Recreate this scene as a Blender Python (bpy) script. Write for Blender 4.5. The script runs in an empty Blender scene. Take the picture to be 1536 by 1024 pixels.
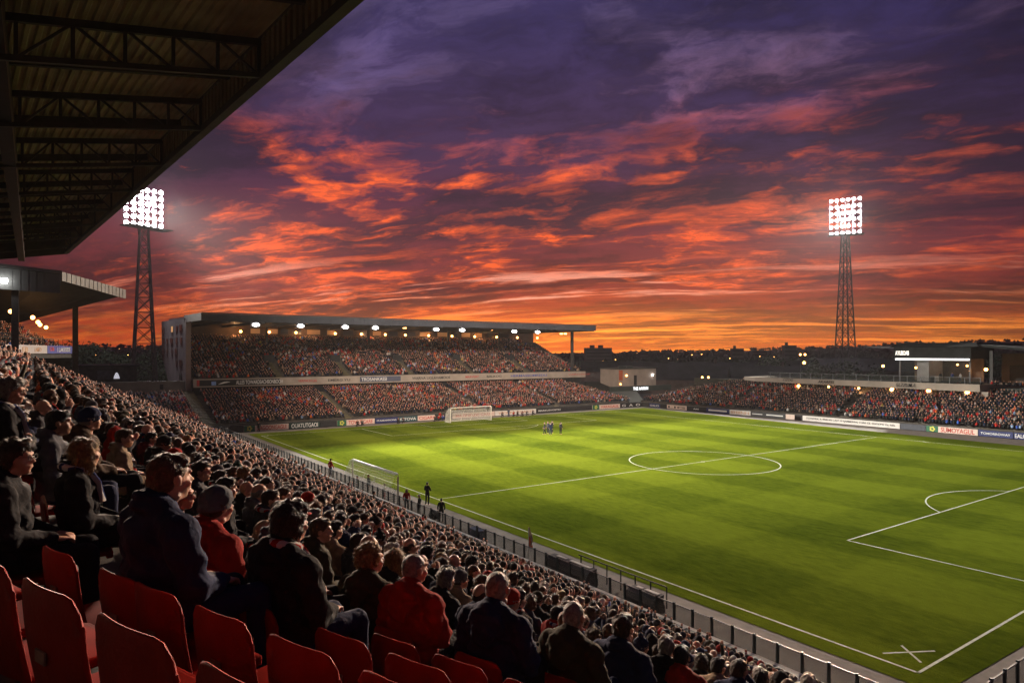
import bpy, bmesh, math, random
import numpy as np
from mathutils import Vector, Matrix, noise as mnoise
R = math.radians
rnd = random.Random(7)
sc = bpy.context.scene
COL = sc.collection

# ------------------------------------------------------------------ camera
CAMZ = 13.0
F = 1014.0; CX = 768.0; HY = 530.0
YAW = R(35.3)
fw = (math.sin(YAW), math.cos(YAW)); rt = (math.cos(YAW), -math.sin(YAW))
cam_d = bpy.data.cameras.new('camera'); cam = bpy.data.objects.new('camera', cam_d); COL.objects.link(cam)
cam.location = (0, 0, CAMZ); cam.rotation_euler = (R(90), 0, -YAW)
cam_d.sensor_width = 36; cam_d.lens = F / 1536 * 36; cam_d.shift_y = 18 / 1536
cam_d.clip_start = 0.05; cam_d.clip_end = 9000
sc.camera = cam

# ------------------------------------------------------------------ world: dusk sky with lit cloud streets
W = bpy.data.worlds.new('World'); sc.world = W; W.use_nodes = True
nt = W.node_tree; nt.nodes.clear()
def N(t, **k):
    n = nt.nodes.new(t)
    for a, b in k.items(): setattr(n, a, b)
    return n
def L(a, b): nt.links.new(a, b)
def M(op, a, b=None, c=None, clamp=False):
    n = N('ShaderNodeMath', operation=op, use_clamp=clamp)
    for i, v in enumerate((a, b, c)):
        if v is None: continue
        if isinstance(v, (int, float)): n.inputs[i].default_value = v
        else: L(v, n.inputs[i])
    return n.outputs[0]
def ramp(fac, stops, interp='LINEAR'):
    n = N('ShaderNodeValToRGB'); cr = n.color_ramp; cr.interpolation = interp
    while len(cr.elements) > 1: cr.elements.remove(cr.elements[-1])
    cr.elements[0].position = stops[0][0]; cr.elements[0].color = (*stops[0][1], 1)
    for p, c in stops[1:]:
        e = cr.elements.new(p); e.color = (*c, 1)
    L(fac, n.inputs[0]); return n.outputs[0]
def mixc(f, a, b, mode='MIX'):
    n = N('ShaderNodeMix', data_type='RGBA', blend_type=mode)
    if isinstance(f, (int, float)): n.inputs[0].default_value = f
    else: L(f, n.inputs[0])
    for i, v in ((6, a), (7, b)):
        if isinstance(v, tuple): n.inputs[i].default_value = (*v, 1)
        else: L(v, n.inputs[i])
    return n.outputs[2]
def nz(vec, scale, detail, rough=.55, dist=0., lac=2.1):
    n = N('ShaderNodeTexNoise'); L(vec, n.inputs['Vector'])
    n.inputs['Scale'].default_value = scale; n.inputs['Detail'].default_value = detail
    n.inputs['Roughness'].default_value = rough; n.inputs['Distortion'].default_value = dist
    n.inputs['Lacunarity'].default_value = lac
    return n.outputs['Fac']
def comb(x, y, z=0.):
    n = N('ShaderNodeCombineXYZ')
    for i, v in enumerate((x, y, z)):
        if isinstance(v, (int, float)): n.inputs[i].default_value = v
        else: L(v, n.inputs[i])
    return n.outputs[0]
def sstep(v, lo, hi):
    n = N('ShaderNodeMapRange', interpolation_type='SMOOTHSTEP'); L(v, n.inputs[0])
    n.inputs[1].default_value = lo; n.inputs[2].default_value = hi
    return n.outputs[0]
tc = N('ShaderNodeTexCoord'); sp = N('ShaderNodeSeparateXYZ'); L(tc.outputs['Generated'], sp.inputs[0])
dx, dy, dz = sp.outputs
zc = M('MAXIMUM', dz, 0.0)
SUNAZ = YAW + math.atan((930 - CX) / F)          # the afterglow's compass direction
sunx, suny = math.sin(SUNAZ), math.cos(SUNAZ)
across = M('SUBTRACT', M('MULTIPLY', dx, suny), M('MULTIPLY', dy, sunx))
along = M('ADD', M('MULTIPLY', dx, sunx), M('MULTIPLY', dy, suny))
den = M('ADD', zc, 0.13)
pu = M('DIVIDE', across, den); pv = M('DIVIDE', along, den)
pv2 = M('ADD', pv, M('MULTIPLY', pu, 0.16))      # the streets run a little askew
wn = nz(comb(pu, pv2, 3.), .7, 5)
wp = M('MULTIPLY', M('SUBTRACT', wn, .5), .75)
wn2 = nz(comb(pu, pv2, 8.), .7, 5)
wq = M('MULTIPLY', M('SUBTRACT', wn2, .5), .75)
P1 = comb(M('ADD', M('MULTIPLY', pu, .55), wp), M('ADD', pv2, wq), 2.7)
P2 = comb(M('ADD', M('MULTIPLY', pu, .8), wp), M('ADD', M('MULTIPLY', pv2, 1.25), wq), 5.4)
mass = nz(P1, .75, 9, .58)                        # thick cloud masses
fine = nz(P2, 1.25, 13, .60)                      # broken, torn underside
puff = nz(P2, 5.0, 9, .62)                        # small billows
wisp = nz(comb(M('MULTIPLY', pu, .38), M('ADD', M('MULTIPLY', pv2, 2.2), wq), 9.), 1.5, 9, .62)
near = M('DIVIDE', M('ADD', along, .15), 1.15)    # 1 towards the glow
CLAZ = YAW + math.atan((700 - CX) / F)            # the lit clouds gather a little to the left of it
along2 = M('ADD', M('MULTIPLY', dx, math.sin(CLAZ)), M('MULTIPLY', dy, math.cos(CLAZ)))
nearp = M('POWER', M('MAXIMUM', M('DIVIDE', M('ADD', along2, .12), 1.12), 0.), 6.5)
dark = ramp(zc, [(0, (.15, .013, .012)), (.045, (.115, .012, .014)), (.11, (.075, .010, .017)), (.2, (.040, .014, .032)), (.28, (.026, .010, .030)), (.42, (.020, .013, .042)), (1, (.012, .010, .03))])
lit = ramp(zc, [(0, (1.0, .14, .012)), (.025, (1.1, .27, .03)), (.05, (.98, .15, .022)), (.085, (.95, .13, .03)), (.15, (1.0, .115, .020)), (.24, (.92, .12, .03)), (.30, (.50, .065, .035)), (.35, (.20, .09, .16)), (.45, (.15, .105, .24)), (1, (.05, .04, .1))])
sky0 = ramp(zc, [(0, (.55, .045, .010)), (.03, (.62, .06, .012)), (.07, (.42, .04, .02)), (.12, (.25, .030, .032)), (.2, (.12, .022, .045)), (.28, (.065, .028, .075)), (.45, (.065, .045, .14)), (1, (.02, .018, .06))])
mp = M('ADD', M('MULTIPLY', mass, .72), M('MULTIPLY', puff, .28))
cover = sstep(mp, .42, .56)
edge = sstep(M('ADD', M('MULTIPLY', fine, .52), M('ADD', M('MULTIPLY', puff, .38), M('MULTIPLY', mass, .10))), .488, .615)
bands = sstep(wisp, .48, .62)
lowz = sstep(zc, .20, .03)
edge2 = M('MAXIMUM', edge, M('MULTIPLY', bands, lowz))
patch = sstep(nz(comb(M('MULTIPLY', pu, .6), pv2, 21.), .9, 4), .38, .56)
# a stronger belt of lit cloud part-way up, over the glow
belt = M('MULTIPLY', sstep(zc, .33, .24), sstep(zc, .02, .16))
amt = M('MULTIPLY', edge2, M('ADD', M('ADD', .22, M('MULTIPLY', patch, .75)), M('MULTIPLY', belt, .30)))
tex = M('ADD', .45, M('MULTIPLY', sstep(nz(P2, 9.0, 7, .65), .36, .64), .75))
amt = M('MULTIPLY', M('MULTIPLY', amt, tex), M('ADD', .12, M('MULTIPLY', nearp, 1.15)), clamp=True)
c = mixc(cover, sky0, dark)
side = mixc(nearp, (.36, .42, .66), (1, 1, 1))
c = mixc(1.0, c, side, 'MULTIPLY')
c = mixc(amt, c, lit)
pale = M('MULTIPLY', M('MULTIPLY', sstep(wisp, .53, .63), M('MULTIPLY', sstep(zc, .05, .08), sstep(zc, .14, .10))), M('MULTIPLY', nearp, .85))
c = mixc(pale, c, (1.0, .42, .30))
# the hot strip along the skyline
strip = M('MULTIPLY', sstep(zc, .10, .0), M('POWER', M('MAXIMUM', near, 0.), 9.))
strip = M('MULTIPLY', strip, M('ADD', .40, M('MULTIPLY', bands, 1.0)))
c = mixc(1.0, c, mixc(strip, (0, 0, 0), (1.0, .33, .03)), 'ADD')
high = M('MULTIPLY', M('MULTIPLY', sstep(M('ADD', M('MULTIPLY', fine, .5), M('MULTIPLY', puff, .5)), .50, .62), sstep(zc, .24, .36)), M('SUBTRACT', 1.1, cover))
c = mixc(1.0, c, mixc(high, (0, 0, 0), (.085, .062, .15)), 'ADD')
nish = N('ShaderNodeTexSky', sky_type='NISHITA', sun_disc=False, sun_elevation=R(1.0), sun_rotation=SUNAZ)
c = mixc(1.0, c, mixc(1.0, nish.outputs[0], (.004, .0035, .0035), 'MULTIPLY'), 'ADD')
bg = N('ShaderNodeBackground'); L(c, bg.inputs[0]); bg.inputs[1].default_value = 1.12
L(bg.outputs[0], N('ShaderNodeOutputWorld').inputs[0])

# ------------------------------------------------------------------ sun: the last low red light
sd = bpy.data.lights.new('sun', 'SUN'); so = bpy.data.objects.new('sun', sd); COL.objects.link(so)
sd.energy = .12; sd.angle = R(6); sd.color = (1, .42, .2)
so.rotation_euler = Vector((sunx, suny, .06)).to_track_quat('Z', 'Y').to_euler()

vs = sc.view_settings
vs.view_transform = 'Standard'; vs.look = 'None'; vs.exposure = 0; vs.gamma = 1; vs.use_curve_mapping = False
try:
    sc.cycles.use_denoising = True; sc.cycles.denoiser = 'OPENIMAGEDENOISE'
except Exception: pass
sc.cycles.max_bounces = 5; sc.cycles.diffuse_bounces = 2; sc.cycles.glossy_bounces = 2
sc.cycles.transmission_bounces = 3; sc.cycles.transparent_max_bounces = 8; sc.cycles.sample_clamp_indirect = 4

# ------------------------------------------------------------------ helpers
def ray(px, py=None):
    u = (px - CX) / F
    return fw[0] + rt[0] * u, fw[1] + rt[1] * u
def at(px, py, z=0.):                       # point at height z seen at a pixel of the 1536-wide picture
    d = (CAMZ - z) * F / (py - HY); w = ray(px); return w[0] * d, w[1] * d
def on_y(px, Y): w = ray(px); return w[0] / w[1] * Y
def on_x(px, X): w = ray(px); return w[1] / w[0] * X
def zat(px, py, X=None, Y=None):
    w = ray(px); d = X / w[0] if X is not None else Y / w[1]
    return CAMZ + (HY - py) * d / F

MATS = {}
def mat(name, col, rough=.75, var=.18, vs_=3., bump=0., bs=30., metal=0., spec=.4, emit=0., ecol=None, coord='Object'):
    if name in MATS: return MATS[name]
    m = bpy.data.materials.new(name); m.use_nodes = True; t = m.node_tree; b = t.nodes['Principled BSDF']
    b.inputs['Roughness'].default_value = rough; b.inputs['Metallic'].default_value = metal
    b.inputs['Specular IOR Level'].default_value = spec
    tcn = t.nodes.new('ShaderNodeTexCoord')
    n = t.nodes.new('ShaderNodeTexNoise'); n.inputs['Scale'].default_value = vs_; n.inputs['Detail'].default_value = 5
    t.links.new(tcn.outputs[coord], n.inputs['Vector'])
    r = t.nodes.new('ShaderNodeValToRGB'); e = r.color_ramp.elements
    e[0].position = .3; e[1].position = .7
    e[0].color = (*[max(0, x * (1 - var)) for x in col], 1); e[1].color = (*[min(1, x * (1 + var)) for x in col], 1)
    t.links.new(n.outputs['Fac'], r.inputs[0]); t.links.new(r.outputs[0], b.inputs['Base Color'])
    if bump:
        n2 = t.nodes.new('ShaderNodeTexNoise'); n2.inputs['Scale'].default_value = bs; n2.inputs['Detail'].default_value = 4
        t.links.new(tcn.outputs[coord], n2.inputs['Vector'])
        bn = t.nodes.new('ShaderNodeBump'); bn.inputs['Strength'].default_value = bump; bn.inputs['Distance'].default_value = .02
        t.links.new(n2.outputs['Fac'], bn.inputs['Height']); t.links.new(bn.outputs[0], b.inputs['Normal'])
    if emit:
        b.inputs['Emission Color'].default_value = (*(ecol or col), 1); b.inputs['Emission Strength'].default_value = emit
    MATS[name] = m; return m

class MB:
    def __init__(s): s.v = []; s.f = []
    def add(s, vs_, fs):
        o = len(s.v); s.v += [tuple(p) for p in vs_]; s.f += [tuple(i + o for i in f) for f in fs]; return s
    def box(s, x0, x1, y0, y1, z0, z1):
        return s.add([(x0, y0, z0), (x1, y0, z0), (x1, y1, z0), (x0, y1, z0), (x0, y0, z1), (x1, y0, z1), (x1, y1, z1), (x0, y1, z1)],
                     [(0, 3, 2, 1), (4, 5, 6, 7), (0, 1, 5, 4), (1, 2, 6, 5), (2, 3, 7, 6), (3, 0, 4, 7)])
    def bar(s, a, b, w=.1, h=None, up=(0, 0, 1)):
        a, b = Vector(a), Vector(b); d = (b - a).normalized(); up = Vector(up)
        if abs(d.dot(up)) > .99: up = Vector((1, 0, 0))
        x = d.cross(up).normalized() * (w / 2); y = x.cross(d).normalized() * ((h or w) / 2)
        vs_ = [a - x - y, a + x - y, a + x + y, a - x + y, b - x - y, b + x - y, b + x + y, b - x + y]
        return s.add(vs_, [(0, 1, 2, 3), (7, 6, 5, 4), (0, 4, 5, 1), (1, 5, 6, 2), (2, 6, 7, 3), (3, 7, 4, 0)])
    def tube(s, pts, r=.05, n=8, r2=None, cap=True):
        pts = [Vector(p) for p in pts]; o = len(s.v); m = len(pts)
        for i, p in enumerate(pts):
            d = (pts[min(i + 1, m - 1)] - pts[max(i - 1, 0)]).normalized()
            up = Vector((0, 0, 1)) if abs(d.z) < .95 else Vector((1, 0, 0))
            x = d.cross(up).normalized(); y = x.cross(d)
            rr = r if r2 is None else r + (r2 - r) * i / (m - 1)
            for k in range(n):
                a = 2 * math.pi * k / n; s.v.append(tuple(p + x * math.cos(a) * rr + y * math.sin(a) * rr))
        for i in range(m - 1):
            for k in range(n):
                s.f.append((o + i * n + k, o + i * n + (k + 1) % n, o + (i + 1) * n + (k + 1) % n, o + (i + 1) * n + k))
        if cap:
            s.f.append(tuple(o + k for k in range(n))[::-1]); s.f.append(tuple(o + (m - 1) * n + k for k in range(n)))
        return s
    def prism(s, poly, z0, z1):             # poly in xy, extruded in z
        n = len(poly); return s.add([(x, y, z0) for x, y in poly] + [(x, y, z1) for x, y in poly],
            [tuple(range(n))[::-1], tuple(range(n, 2 * n))] + [(i, (i + 1) % n, n + (i + 1) % n, n + i) for i in range(n)])
    def hull(s, low, top):                  # two matching loops of 3D points
        n = len(low); return s.add(list(low) + list(top),
            [tuple(range(n))[::-1], tuple(range(n, 2 * n))] + [(i, (i + 1) % n, n + (i + 1) % n, n + i) for i in range(n)])
    def quad(s, a, b, c, d): return s.add([a, b, c, d], [(0, 1, 2, 3)])
    def build(s, name, m, parent=None, smooth=False, fix=True):
        me = bpy.data.meshes.new(name); me.from_pydata(s.v, [], s.f)
        if fix and len(s.f) < 20000:
            bm = bmesh.new(); bm.from_mesh(me); bmesh.ops.recalc_face_normals(bm, faces=bm.faces); bm.to_mesh(me); bm.free()
        me.materials.append(m)
        if smooth: me.polygons.foreach_set('use_smooth', [True] * len(me.polygons))
        me.update(); o = bpy.data.objects.new(name, me); COL.objects.link(o)
        if parent: o.parent = parent
        return o
def tag(o, label=None, cat=None, group=None, kind=None):
    if label: o['label'] = label
    if cat: o['category'] = cat
    if group: o['group'] = group
    if kind: o['kind'] = kind
    return o
def empty(name, loc=(0, 0, 0), rz=0, label=None, cat=None, group=None):
    o = bpy.data.objects.new(name, None); COL.objects.link(o); o.location = loc; o.rotation_euler = (0, 0, rz)
    o.empty_display_size = .2
    return tag(o, label, cat, group)
def dup(root, loc, rz=0, label=None, group=None, scale=None):
    r = root.copy(); COL.objects.link(r); r.location = loc; r.rotation_euler = (0, 0, rz)
    if label: r['label'] = label
    if group: r['group'] = group
    if scale: r.scale = (scale,) * 3
    for ch in list(root.children):
        c_ = ch.copy(); COL.objects.link(c_); c_.parent = r
        for g in list(ch.children):
            d = g.copy(); COL.objects.link(d); d.parent = c_
    return r
def bake(o):                                 # apply modifiers without operators
    dg = bpy.context.evaluated_depsgraph_get(); dg.update()
    me = bpy.data.meshes.new_from_object(o.evaluated_get(dg)); old = o.data; o.modifiers.clear(); o.data = me
    return o
def text_mesh(name, txt, m, parent, width, height, depth=.01, shear=0.):
    cu = bpy.data.curves.new(name, 'FONT'); cu.body = txt; cu.size = 1; cu.extrude = depth; cu.shear = shear; cu.offset = .012
    t = bpy.data.objects.new(name, cu); COL.objects.link(t)
    dg = bpy.context.evaluated_depsgraph_get(); dg.update()
    me = bpy.data.meshes.new_from_object(t.evaluated_get(dg)); bpy.data.objects.remove(t); bpy.data.curves.remove(cu)
    n = len(me.vertices); a = np.empty(n * 3); me.vertices.foreach_get('co', a); a = a.reshape(-1, 3)
    mn = a.min(0); mx = a.max(0)
    a[:, 0] = (a[:, 0] - (mn[0] + mx[0]) / 2) * width / (mx[0] - mn[0]); a[:, 1] = (a[:, 1] - (mn[1] + mx[1]) / 2) * height / (mx[1] - mn[1])
    a = np.stack([a[:, 0], -a[:, 2], a[:, 1]], 1)          # stands upright in XZ, reads from -Y
    me.vertices.foreach_set('co', a.ravel()); me.materials.clear(); me.materials.append(m); me.update()
    o = bpy.data.objects.new(name, me); COL.objects.link(o); o.parent = parent; return o

# shared materials
concrete = mat('concrete', (.11, .105, .10), .85, .25, 1.2, .3, 12)
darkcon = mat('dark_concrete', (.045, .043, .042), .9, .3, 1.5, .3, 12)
steel = mat('grey_steel', (.10, .10, .105), .5, .2, 2., metal=.3)
dsteel = mat('dark_steel', (.035, .035, .034), .6, .25, 2.)
white = mat('white_paint', (.72, .72, .70), .5, .06, 3.)
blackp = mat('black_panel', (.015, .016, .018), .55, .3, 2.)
lampw = mat('white_lamp', (1, 1, 1), emit=28., ecol=(1, .97, .95))
lampo = mat('warm_lamp', (1, .6, .3), emit=14., ecol=(1, .42, .10))

# ------------------------------------------------------------------ ground, hills, pitch
TX0, TX1, GY0, GY1, HYW = 29.4, 107.0, 12.9, 110.0, 53.0
def sheet(name, poly, z, m):
    return tag(MB().add([(x, y, z) for x, y in poly], [tuple(range(len(poly)))]).build(name, m, fix=False), kind='structure')
gm = mat('town_ground', (.018, .020, .016), .95, .5, .02, coord='Object')
gv = MB(); nr, na = 14, 96
for i in range(nr):
    rr = [0, 150, 260, 360, 480, 620, 800, 1000, 1250, 1550, 1900, 2300, 2700, 3200][i]
    for k in range(na):
        a = 2 * math.pi * k / na
        h = 0.
        if rr > 500:
            f = min(1, (rr - 500) / 2200.)
            h = f ** 1.6 * (10 + 34 * mnoise.noise((math.cos(a) * 2.1 + 3, math.sin(a) * 2.1, rr / 1900)) + 10 * mnoise.noise((math.cos(a) * 9, math.sin(a) * 9, rr / 500)))
            az = math.degrees(math.atan2(math.sin(a), math.cos(a)))
            # compass: angle from +Y towards +X
            comp = (90 - az) % 360
            h += f ** 2 * 44 * math.exp(-((comp - 75) / 13.) ** 2) + f ** 2 * 26 * math.exp(-((comp - 2) / 9.) ** 2)
            h = max(h, -1.5)
        gv.v.append((math.cos(a) * rr, math.sin(a) * rr, h - .35))
for i in range(nr - 1):
    for k in range(na):
        gv.f.append((i * na + k, (i + 1) * na + k, (i + 1) * na + (k + 1) % na, i * na + (k + 1) % na))
g = gv.build('ground', gm, smooth=True, fix=False); tag(g, kind='structure')

trk = mat('track_tarmac', (.13, .105, .085), .9, .25, .9, .4, 25)
sheet('perimeter_track', [(24.4, 8.0), (121.4, 4.5), (121.4, 116.4), (24.4, 116.4)], 0.0, trk)

def grass_mat():
    m = bpy.data.materials.new('mown_grass'); m.use_nodes = True; t = m.node_tree; b = t.nodes['Principled BSDF']
    b.inputs['Roughness'].default_value = 1; b.inputs['Specular IOR Level'].default_value = 0
    def n(ty, **k):
        q = t.nodes.new(ty)
        for a, c_ in k.items(): setattr(q, a, c_)
        return q
    g_ = n('ShaderNodeNewGeometry'); s_ = n('ShaderNodeSeparateXYZ'); t.links.new(g_.outputs['Position'], s_.inputs[0])
    def mm(op, a, b2, clamp=False):
        q = n('ShaderNodeMath', operation=op, use_clamp=clamp)
        for i, v in enumerate((a, b2)):
            if isinstance(v, (int, float)): q.inputs[i].default_value = v
            else: t.links.new(v, q.inputs[i])
        return q.outputs[0]
    wob = n('ShaderNodeTexNoise'); wob.inputs['Scale'].default_value = .22; wob.inputs['Detail'].default_value = 4
    t.links.new(g_.outputs['Position'], wob.inputs['Vector'])
    wv = mm('MULTIPLY', mm('SUBTRACT', wob.outputs['Fac'], .5), 1.4)
    def band(c_, per, off, sharp):
        w = mm('SINE', mm('MULTIPLY', mm('ADD', mm('ADD', c_, wv), off), math.pi / per), 0)
        return mm('ADD', mm('MULTIPLY', w, sharp), .5, True)
    bx = band(s_.outputs[0], 6.4, 1.2, 2.2); by = band(s_.outputs[1], 8.1, 3.0, 2.2)
    chk = mm('ADD', mm('MULTIPLY', bx, .62), mm('MULTIPLY', by, .38))
    big = n('ShaderNodeTexNoise'); big.inputs['Scale'].default_value = .09; big.inputs['Detail'].default_value = 6
    mp_ = n('ShaderNodeMapping'); mp_.inputs['Scale'].default_value = (1, .5, 1)
    t.links.new(g_.outputs['Position'], mp_.inputs[0]); t.links.new(mp_.outputs[0], big.inputs['Vector'])
    sm = n('ShaderNodeTexNoise'); sm.inputs['Scale'].default_value = 2.2; sm.inputs['Detail'].default_value = 8; sm.inputs['Roughness'].default_value = .7
    mp2 = n('ShaderNodeMapping'); mp2.inputs['Scale'].default_value = (1, .35, 1)
    t.links.new(g_.outputs['Position'], mp2.inputs[0]); t.links.new(mp2.outputs[0], sm.inputs['Vector'])
    f = mm('ADD', mm('MULTIPLY', chk, .27), mm('ADD', mm('MULTIPLY', big.outputs['Fac'], .42), mm('MULTIPLY', sm.outputs['Fac'], .62)))
    r_ = n('ShaderNodeValToRGB'); e = r_.color_ramp.elements
    e[0].position = .36; e[0].color = (.036, .057, .0045, 1); e[1].position = .86; e[1].color = (.132, .165, .013, 1)
    t.links.new(f, r_.inputs[0])
    t.links.new(r_.outputs[0], b.inputs['Base Color'])
    fn = n('ShaderNodeTexNoise'); fn.inputs['Scale'].default_value = 9; fn.inputs['Detail'].default_value = 6; fn.inputs['Roughness'].default_value = .7
    t.links.new(g_.outputs['Position'], fn.inputs['Vector'])
    bn = n('ShaderNodeBump'); bn.inputs['Strength'].default_value = .5; bn.inputs['Distance'].default_value = .08
    t.links.new(fn.outputs['Fac'], bn.inputs['Height']); t.links.new(bn.outputs[0], b.inputs['Normal'])
    return m
GM = grass_mat()
sheet('pitch', [(28.2, 11.6), (112.5, 9.4), (114.5, 60), (119, 113.4), (28.2, 113.6)], .02, GM)
# painted lines
pl = MB(); Zl = .026
def strip_(pts, w=.11, closed=False):
    n_ = len(pts)
    for i in range(n_ if closed else n_ - 1):
        a = Vector((*pts[i], 0)); b = Vector((*pts[(i + 1) % n_], 0)); d = (b - a).normalized(); q = Vector((-d.y, d.x, 0)) * w / 2
        e = d * (w / 2 if n_ < 6 else .005)
        pl.quad(*[(v.x, v.y, Zl) for v in (a - q - e, b - q + e, b + q + e, a + q - e)])
#
def arc(cx_, cy_, r, a0, a1, n_=40): return [(cx_ + r * math.cos(R(a0 + (a1 - a0) * i / n_)), cy_ + r * math.sin(R(a0 + (a1 - a0) * i / n_))) for i in range(n_ + 1)]
XM = (TX0 + TX1) / 2 - .3
strip_([(TX0, GY0), (TX0, GY1), (TX1, GY1), (TX1, GY0)], .12, True)
strip_([(TX0, HYW), (TX1, HYW)]); CM = 65.6
strip_(arc(CM, HYW, 8.7, 0, 360, 72), .13)
strip_(arc(CM, HYW, .15, 0, 360, 12), .2)
for gy, sg in ((GY0, 1), (GY1, -1)):
    strip_([(46.2, gy), (46.2, gy + 12.0 * sg), (2 * XM - 46.2, gy + 12.0 * sg), (2 * XM - 46.2, gy)])
    strip_([(57.5, gy), (57.5, gy + 4.6 * sg), (2 * XM - 57.5, gy + 4.6 * sg), (2 * XM - 57.5, gy)])
    r_ = 9.6; off = 6.2; a0 = math.degrees(math.asin(off / r_))
    strip_(arc(XM, gy + (12 - off) * sg, r_, a0 * sg, (180 - a0) * sg, 30))
# small cross painted by the near corner and the corner arcs
strip_([(30.1, 14.6), (32.1, 13.45)], .10); strip_([(31.5, 14.5), (30.5, 13.3)], .10)
strip_(arc(TX0, GY1, 1, -90, 0, 8)); strip_(arc(TX1, GY1, 1, 180, 270, 8)); 
linem = mat('line_paint', (.42, .44, .30), .8, .25, 3.)
tag(pl.build('pitch_lines', linem, fix=False), kind='structure')

# ------------------------------------------------------------------ near stand profile
def hprof(D): return 1.9 + .403 * D + .00195 * D * D - .95 * math.exp(-max(D, 0) / 4.)      # height of seated heads over row distance D
NF = Vector((.942, .337)); NT = Vector((-.337, .942))      # downhill and along-row directions of the near wing
def D_at(x, y): return max((22.5 - x) * 1.035, 24.9 - .942 * x - .337 * y)
def bent(x, y): return 24.9 - .942 * x - .337 * y > (22.5 - x) * 1.035
DK = lambda k: .02 + .72 * k                               # D of row k's heads
def tread(k): return hprof(DK(k)) - 1.17
NROW = 40
def miter(D):                                              # where the two wings' edges of distance D meet
    x = 22.5 - D / 1.035; y = (24.9 - D - .942 * x) / .337; return x, y
ns = empty('near_stand', (10, 40, 0), label='raked stand in the foreground packed with seated spectators', cat='grandstand')
ns.location = (0, 0, 0)
tb = MB()
YF = 116.0
for k in range(2, NROW):
    # tread k spans from D=DK-.42 (front) to DK+.30 (back)
    z = tread(k) if k >= 0 else tread(0) - .0
    Df, Db = DK(k) - .42, DK(k) + .30
    zf = z - (.45 if k > 2 else 1.2)
    for (Da, Dc, za, zb) in ((Df, Db, z, z), (Df, Df, zf, z)):
        ma, mc = miter(Da), miter(Dc)
        # straight wing
        tb.quad((ma[0], ma[1], za), (ma[0], YF, za), (mc[0], YF, zb), (mc[0], mc[1], zb))
        # near wing runs on along -NT
        e = 34.
        tb.quad((ma[0] - NT.x * e, ma[1] - NT.y * e, za), (ma[0], ma[1], za), (mc[0], mc[1], zb), (mc[0] - NT.x * e, mc[1] - NT.y * e, zb))
terr = mat('terrace_concrete', (.075, .066, .055), .9, .3, 1.2, .4, 14)
tb.build('terrace', terr, ns, fix=False)
# front deck, pale ledge, low wall in front of the first row
fx = 22.5 - (DK(2) - .42) / 1.035
dk = MB(); dk.box(fx, 24.22, 9.4, YF, -.3, .45); dk.build('front_deck', concrete, ns)
lg = MB(); lg.box(23.55, 23.95, 9.6, YF - .5, .452, .80)
ledge = mat('pale_ledge', (.42, .40, .36), .8, .3, 1.1)
lg.build('ledge', ledge, ns)
lw = MB()
y = 10.
while y < YF - 2:
    lw.box(22.95, 23.35, y, y + 1.75, .452, 1.0); y += 2.0
lw.build('low_wall', mat('teal_wall', (.020, .052, .058), .6, .35, .8), ns)
# back wall under the roof
bw = MB(); bw.box(-6.9, -6.6, -14, 73, 8, 25); bw.build('back_wall', blackp, ns)

# --- roof over the near stand
A = Vector((2.4, 72.0)); q = Vector((.0755, -.99715)); p = Vector((-.99715, -.0755))
ZR = CAMZ + 9.0
def rp(a, w, z):                            # a metres towards the camera from the far end, w metres back from the edge
    v = A + q * a + p * w; return (v.x, v.y, z - .19 * w)
rb = MB(); LEN = 92.; nw = 0
per = .30; w = .15
prof = []
while w < 9.3:
    prof.append((w, 1.30)); prof.append((w + per * .35, 1.30)); prof.append((w + per * .5, 1.38)); prof.append((w + per * .85, 1.38)); w += per
o = 0
for (w, h) in prof:
    for a in (0, LEN):
        rb.v.append(rp(a, w, ZR + h))
for i in range(len(prof) - 1): rb.f.append((2 * i, 2 * i + 1, 2 * i + 3, 2 * i + 2))
sheetm = mat('olive_roof_sheet', (.36, .31, .17), .7, .25, .7)
rb.build('roof_sheet', sheetm, ns, fix=False)
beamm = mat('roof_steel', (.055, .052, .042), .6, .25, 1.2)
fb = MB()                                    # ribbed fascia strip along the edge, trim above and below
a = 0.
while a < LEN:
    fb.add([rp(a, 0, ZR + .12), rp(a + .22, 0, ZR + .12), rp(a + .22, 0, ZR + 1.25), rp(a, 0, ZR + 1.25)], [(0, 1, 2, 3)])
    fb.add([rp(a + .22, 0, ZR + .12), rp(a + .22, .09, ZR + .12), rp(a + .22, .09, ZR + 1.25), rp(a + .22, 0, ZR + 1.25)], [(0, 1, 2, 3)])
    fb.add([rp(a + .22, .09, ZR + .12), rp(a + .44, .09, ZR + .12), rp(a + .44, .09, ZR + 1.25), rp(a + .22, .09, ZR + 1.25)], [(0, 1, 2, 3)])
    fb.add([rp(a + .44, .09, ZR + .12), rp(a + .44, 0, ZR + .12), rp(a + .44, 0, ZR + 1.25), rp(a + .44, .09, ZR + 1.25)], [(0, 1, 2, 3)])
    a += .44
fb.build('fascia', mat('fascia_sheet', (.24, .20, .12), .7, .25, .7), ns, fix=False)
tr = MB(); tr.bar(rp(0, .0, ZR), rp(LEN, .0, ZR), .30, .26); tr.bar(rp(0, -.02, ZR + 1.34), rp(LEN, -.02, ZR + 1.34), .34, .16)
tr.build('edge_beam', beamm, ns)
gb = MB(); gb.box(-1.05, -.60, -14, 71.6, 20.9, 22.1); gb.build('girder', blackp, ns)
gb = MB(); gb.box(-3.6, -3.3, -14, 71.4, 18.9, 21.6); gb.build('girder', blackp, ns)
tipsY = [15.9, 22.7, 29.4, 36.0, 42.6, 49.1, 55.5, 61.9, 68.0]
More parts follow.
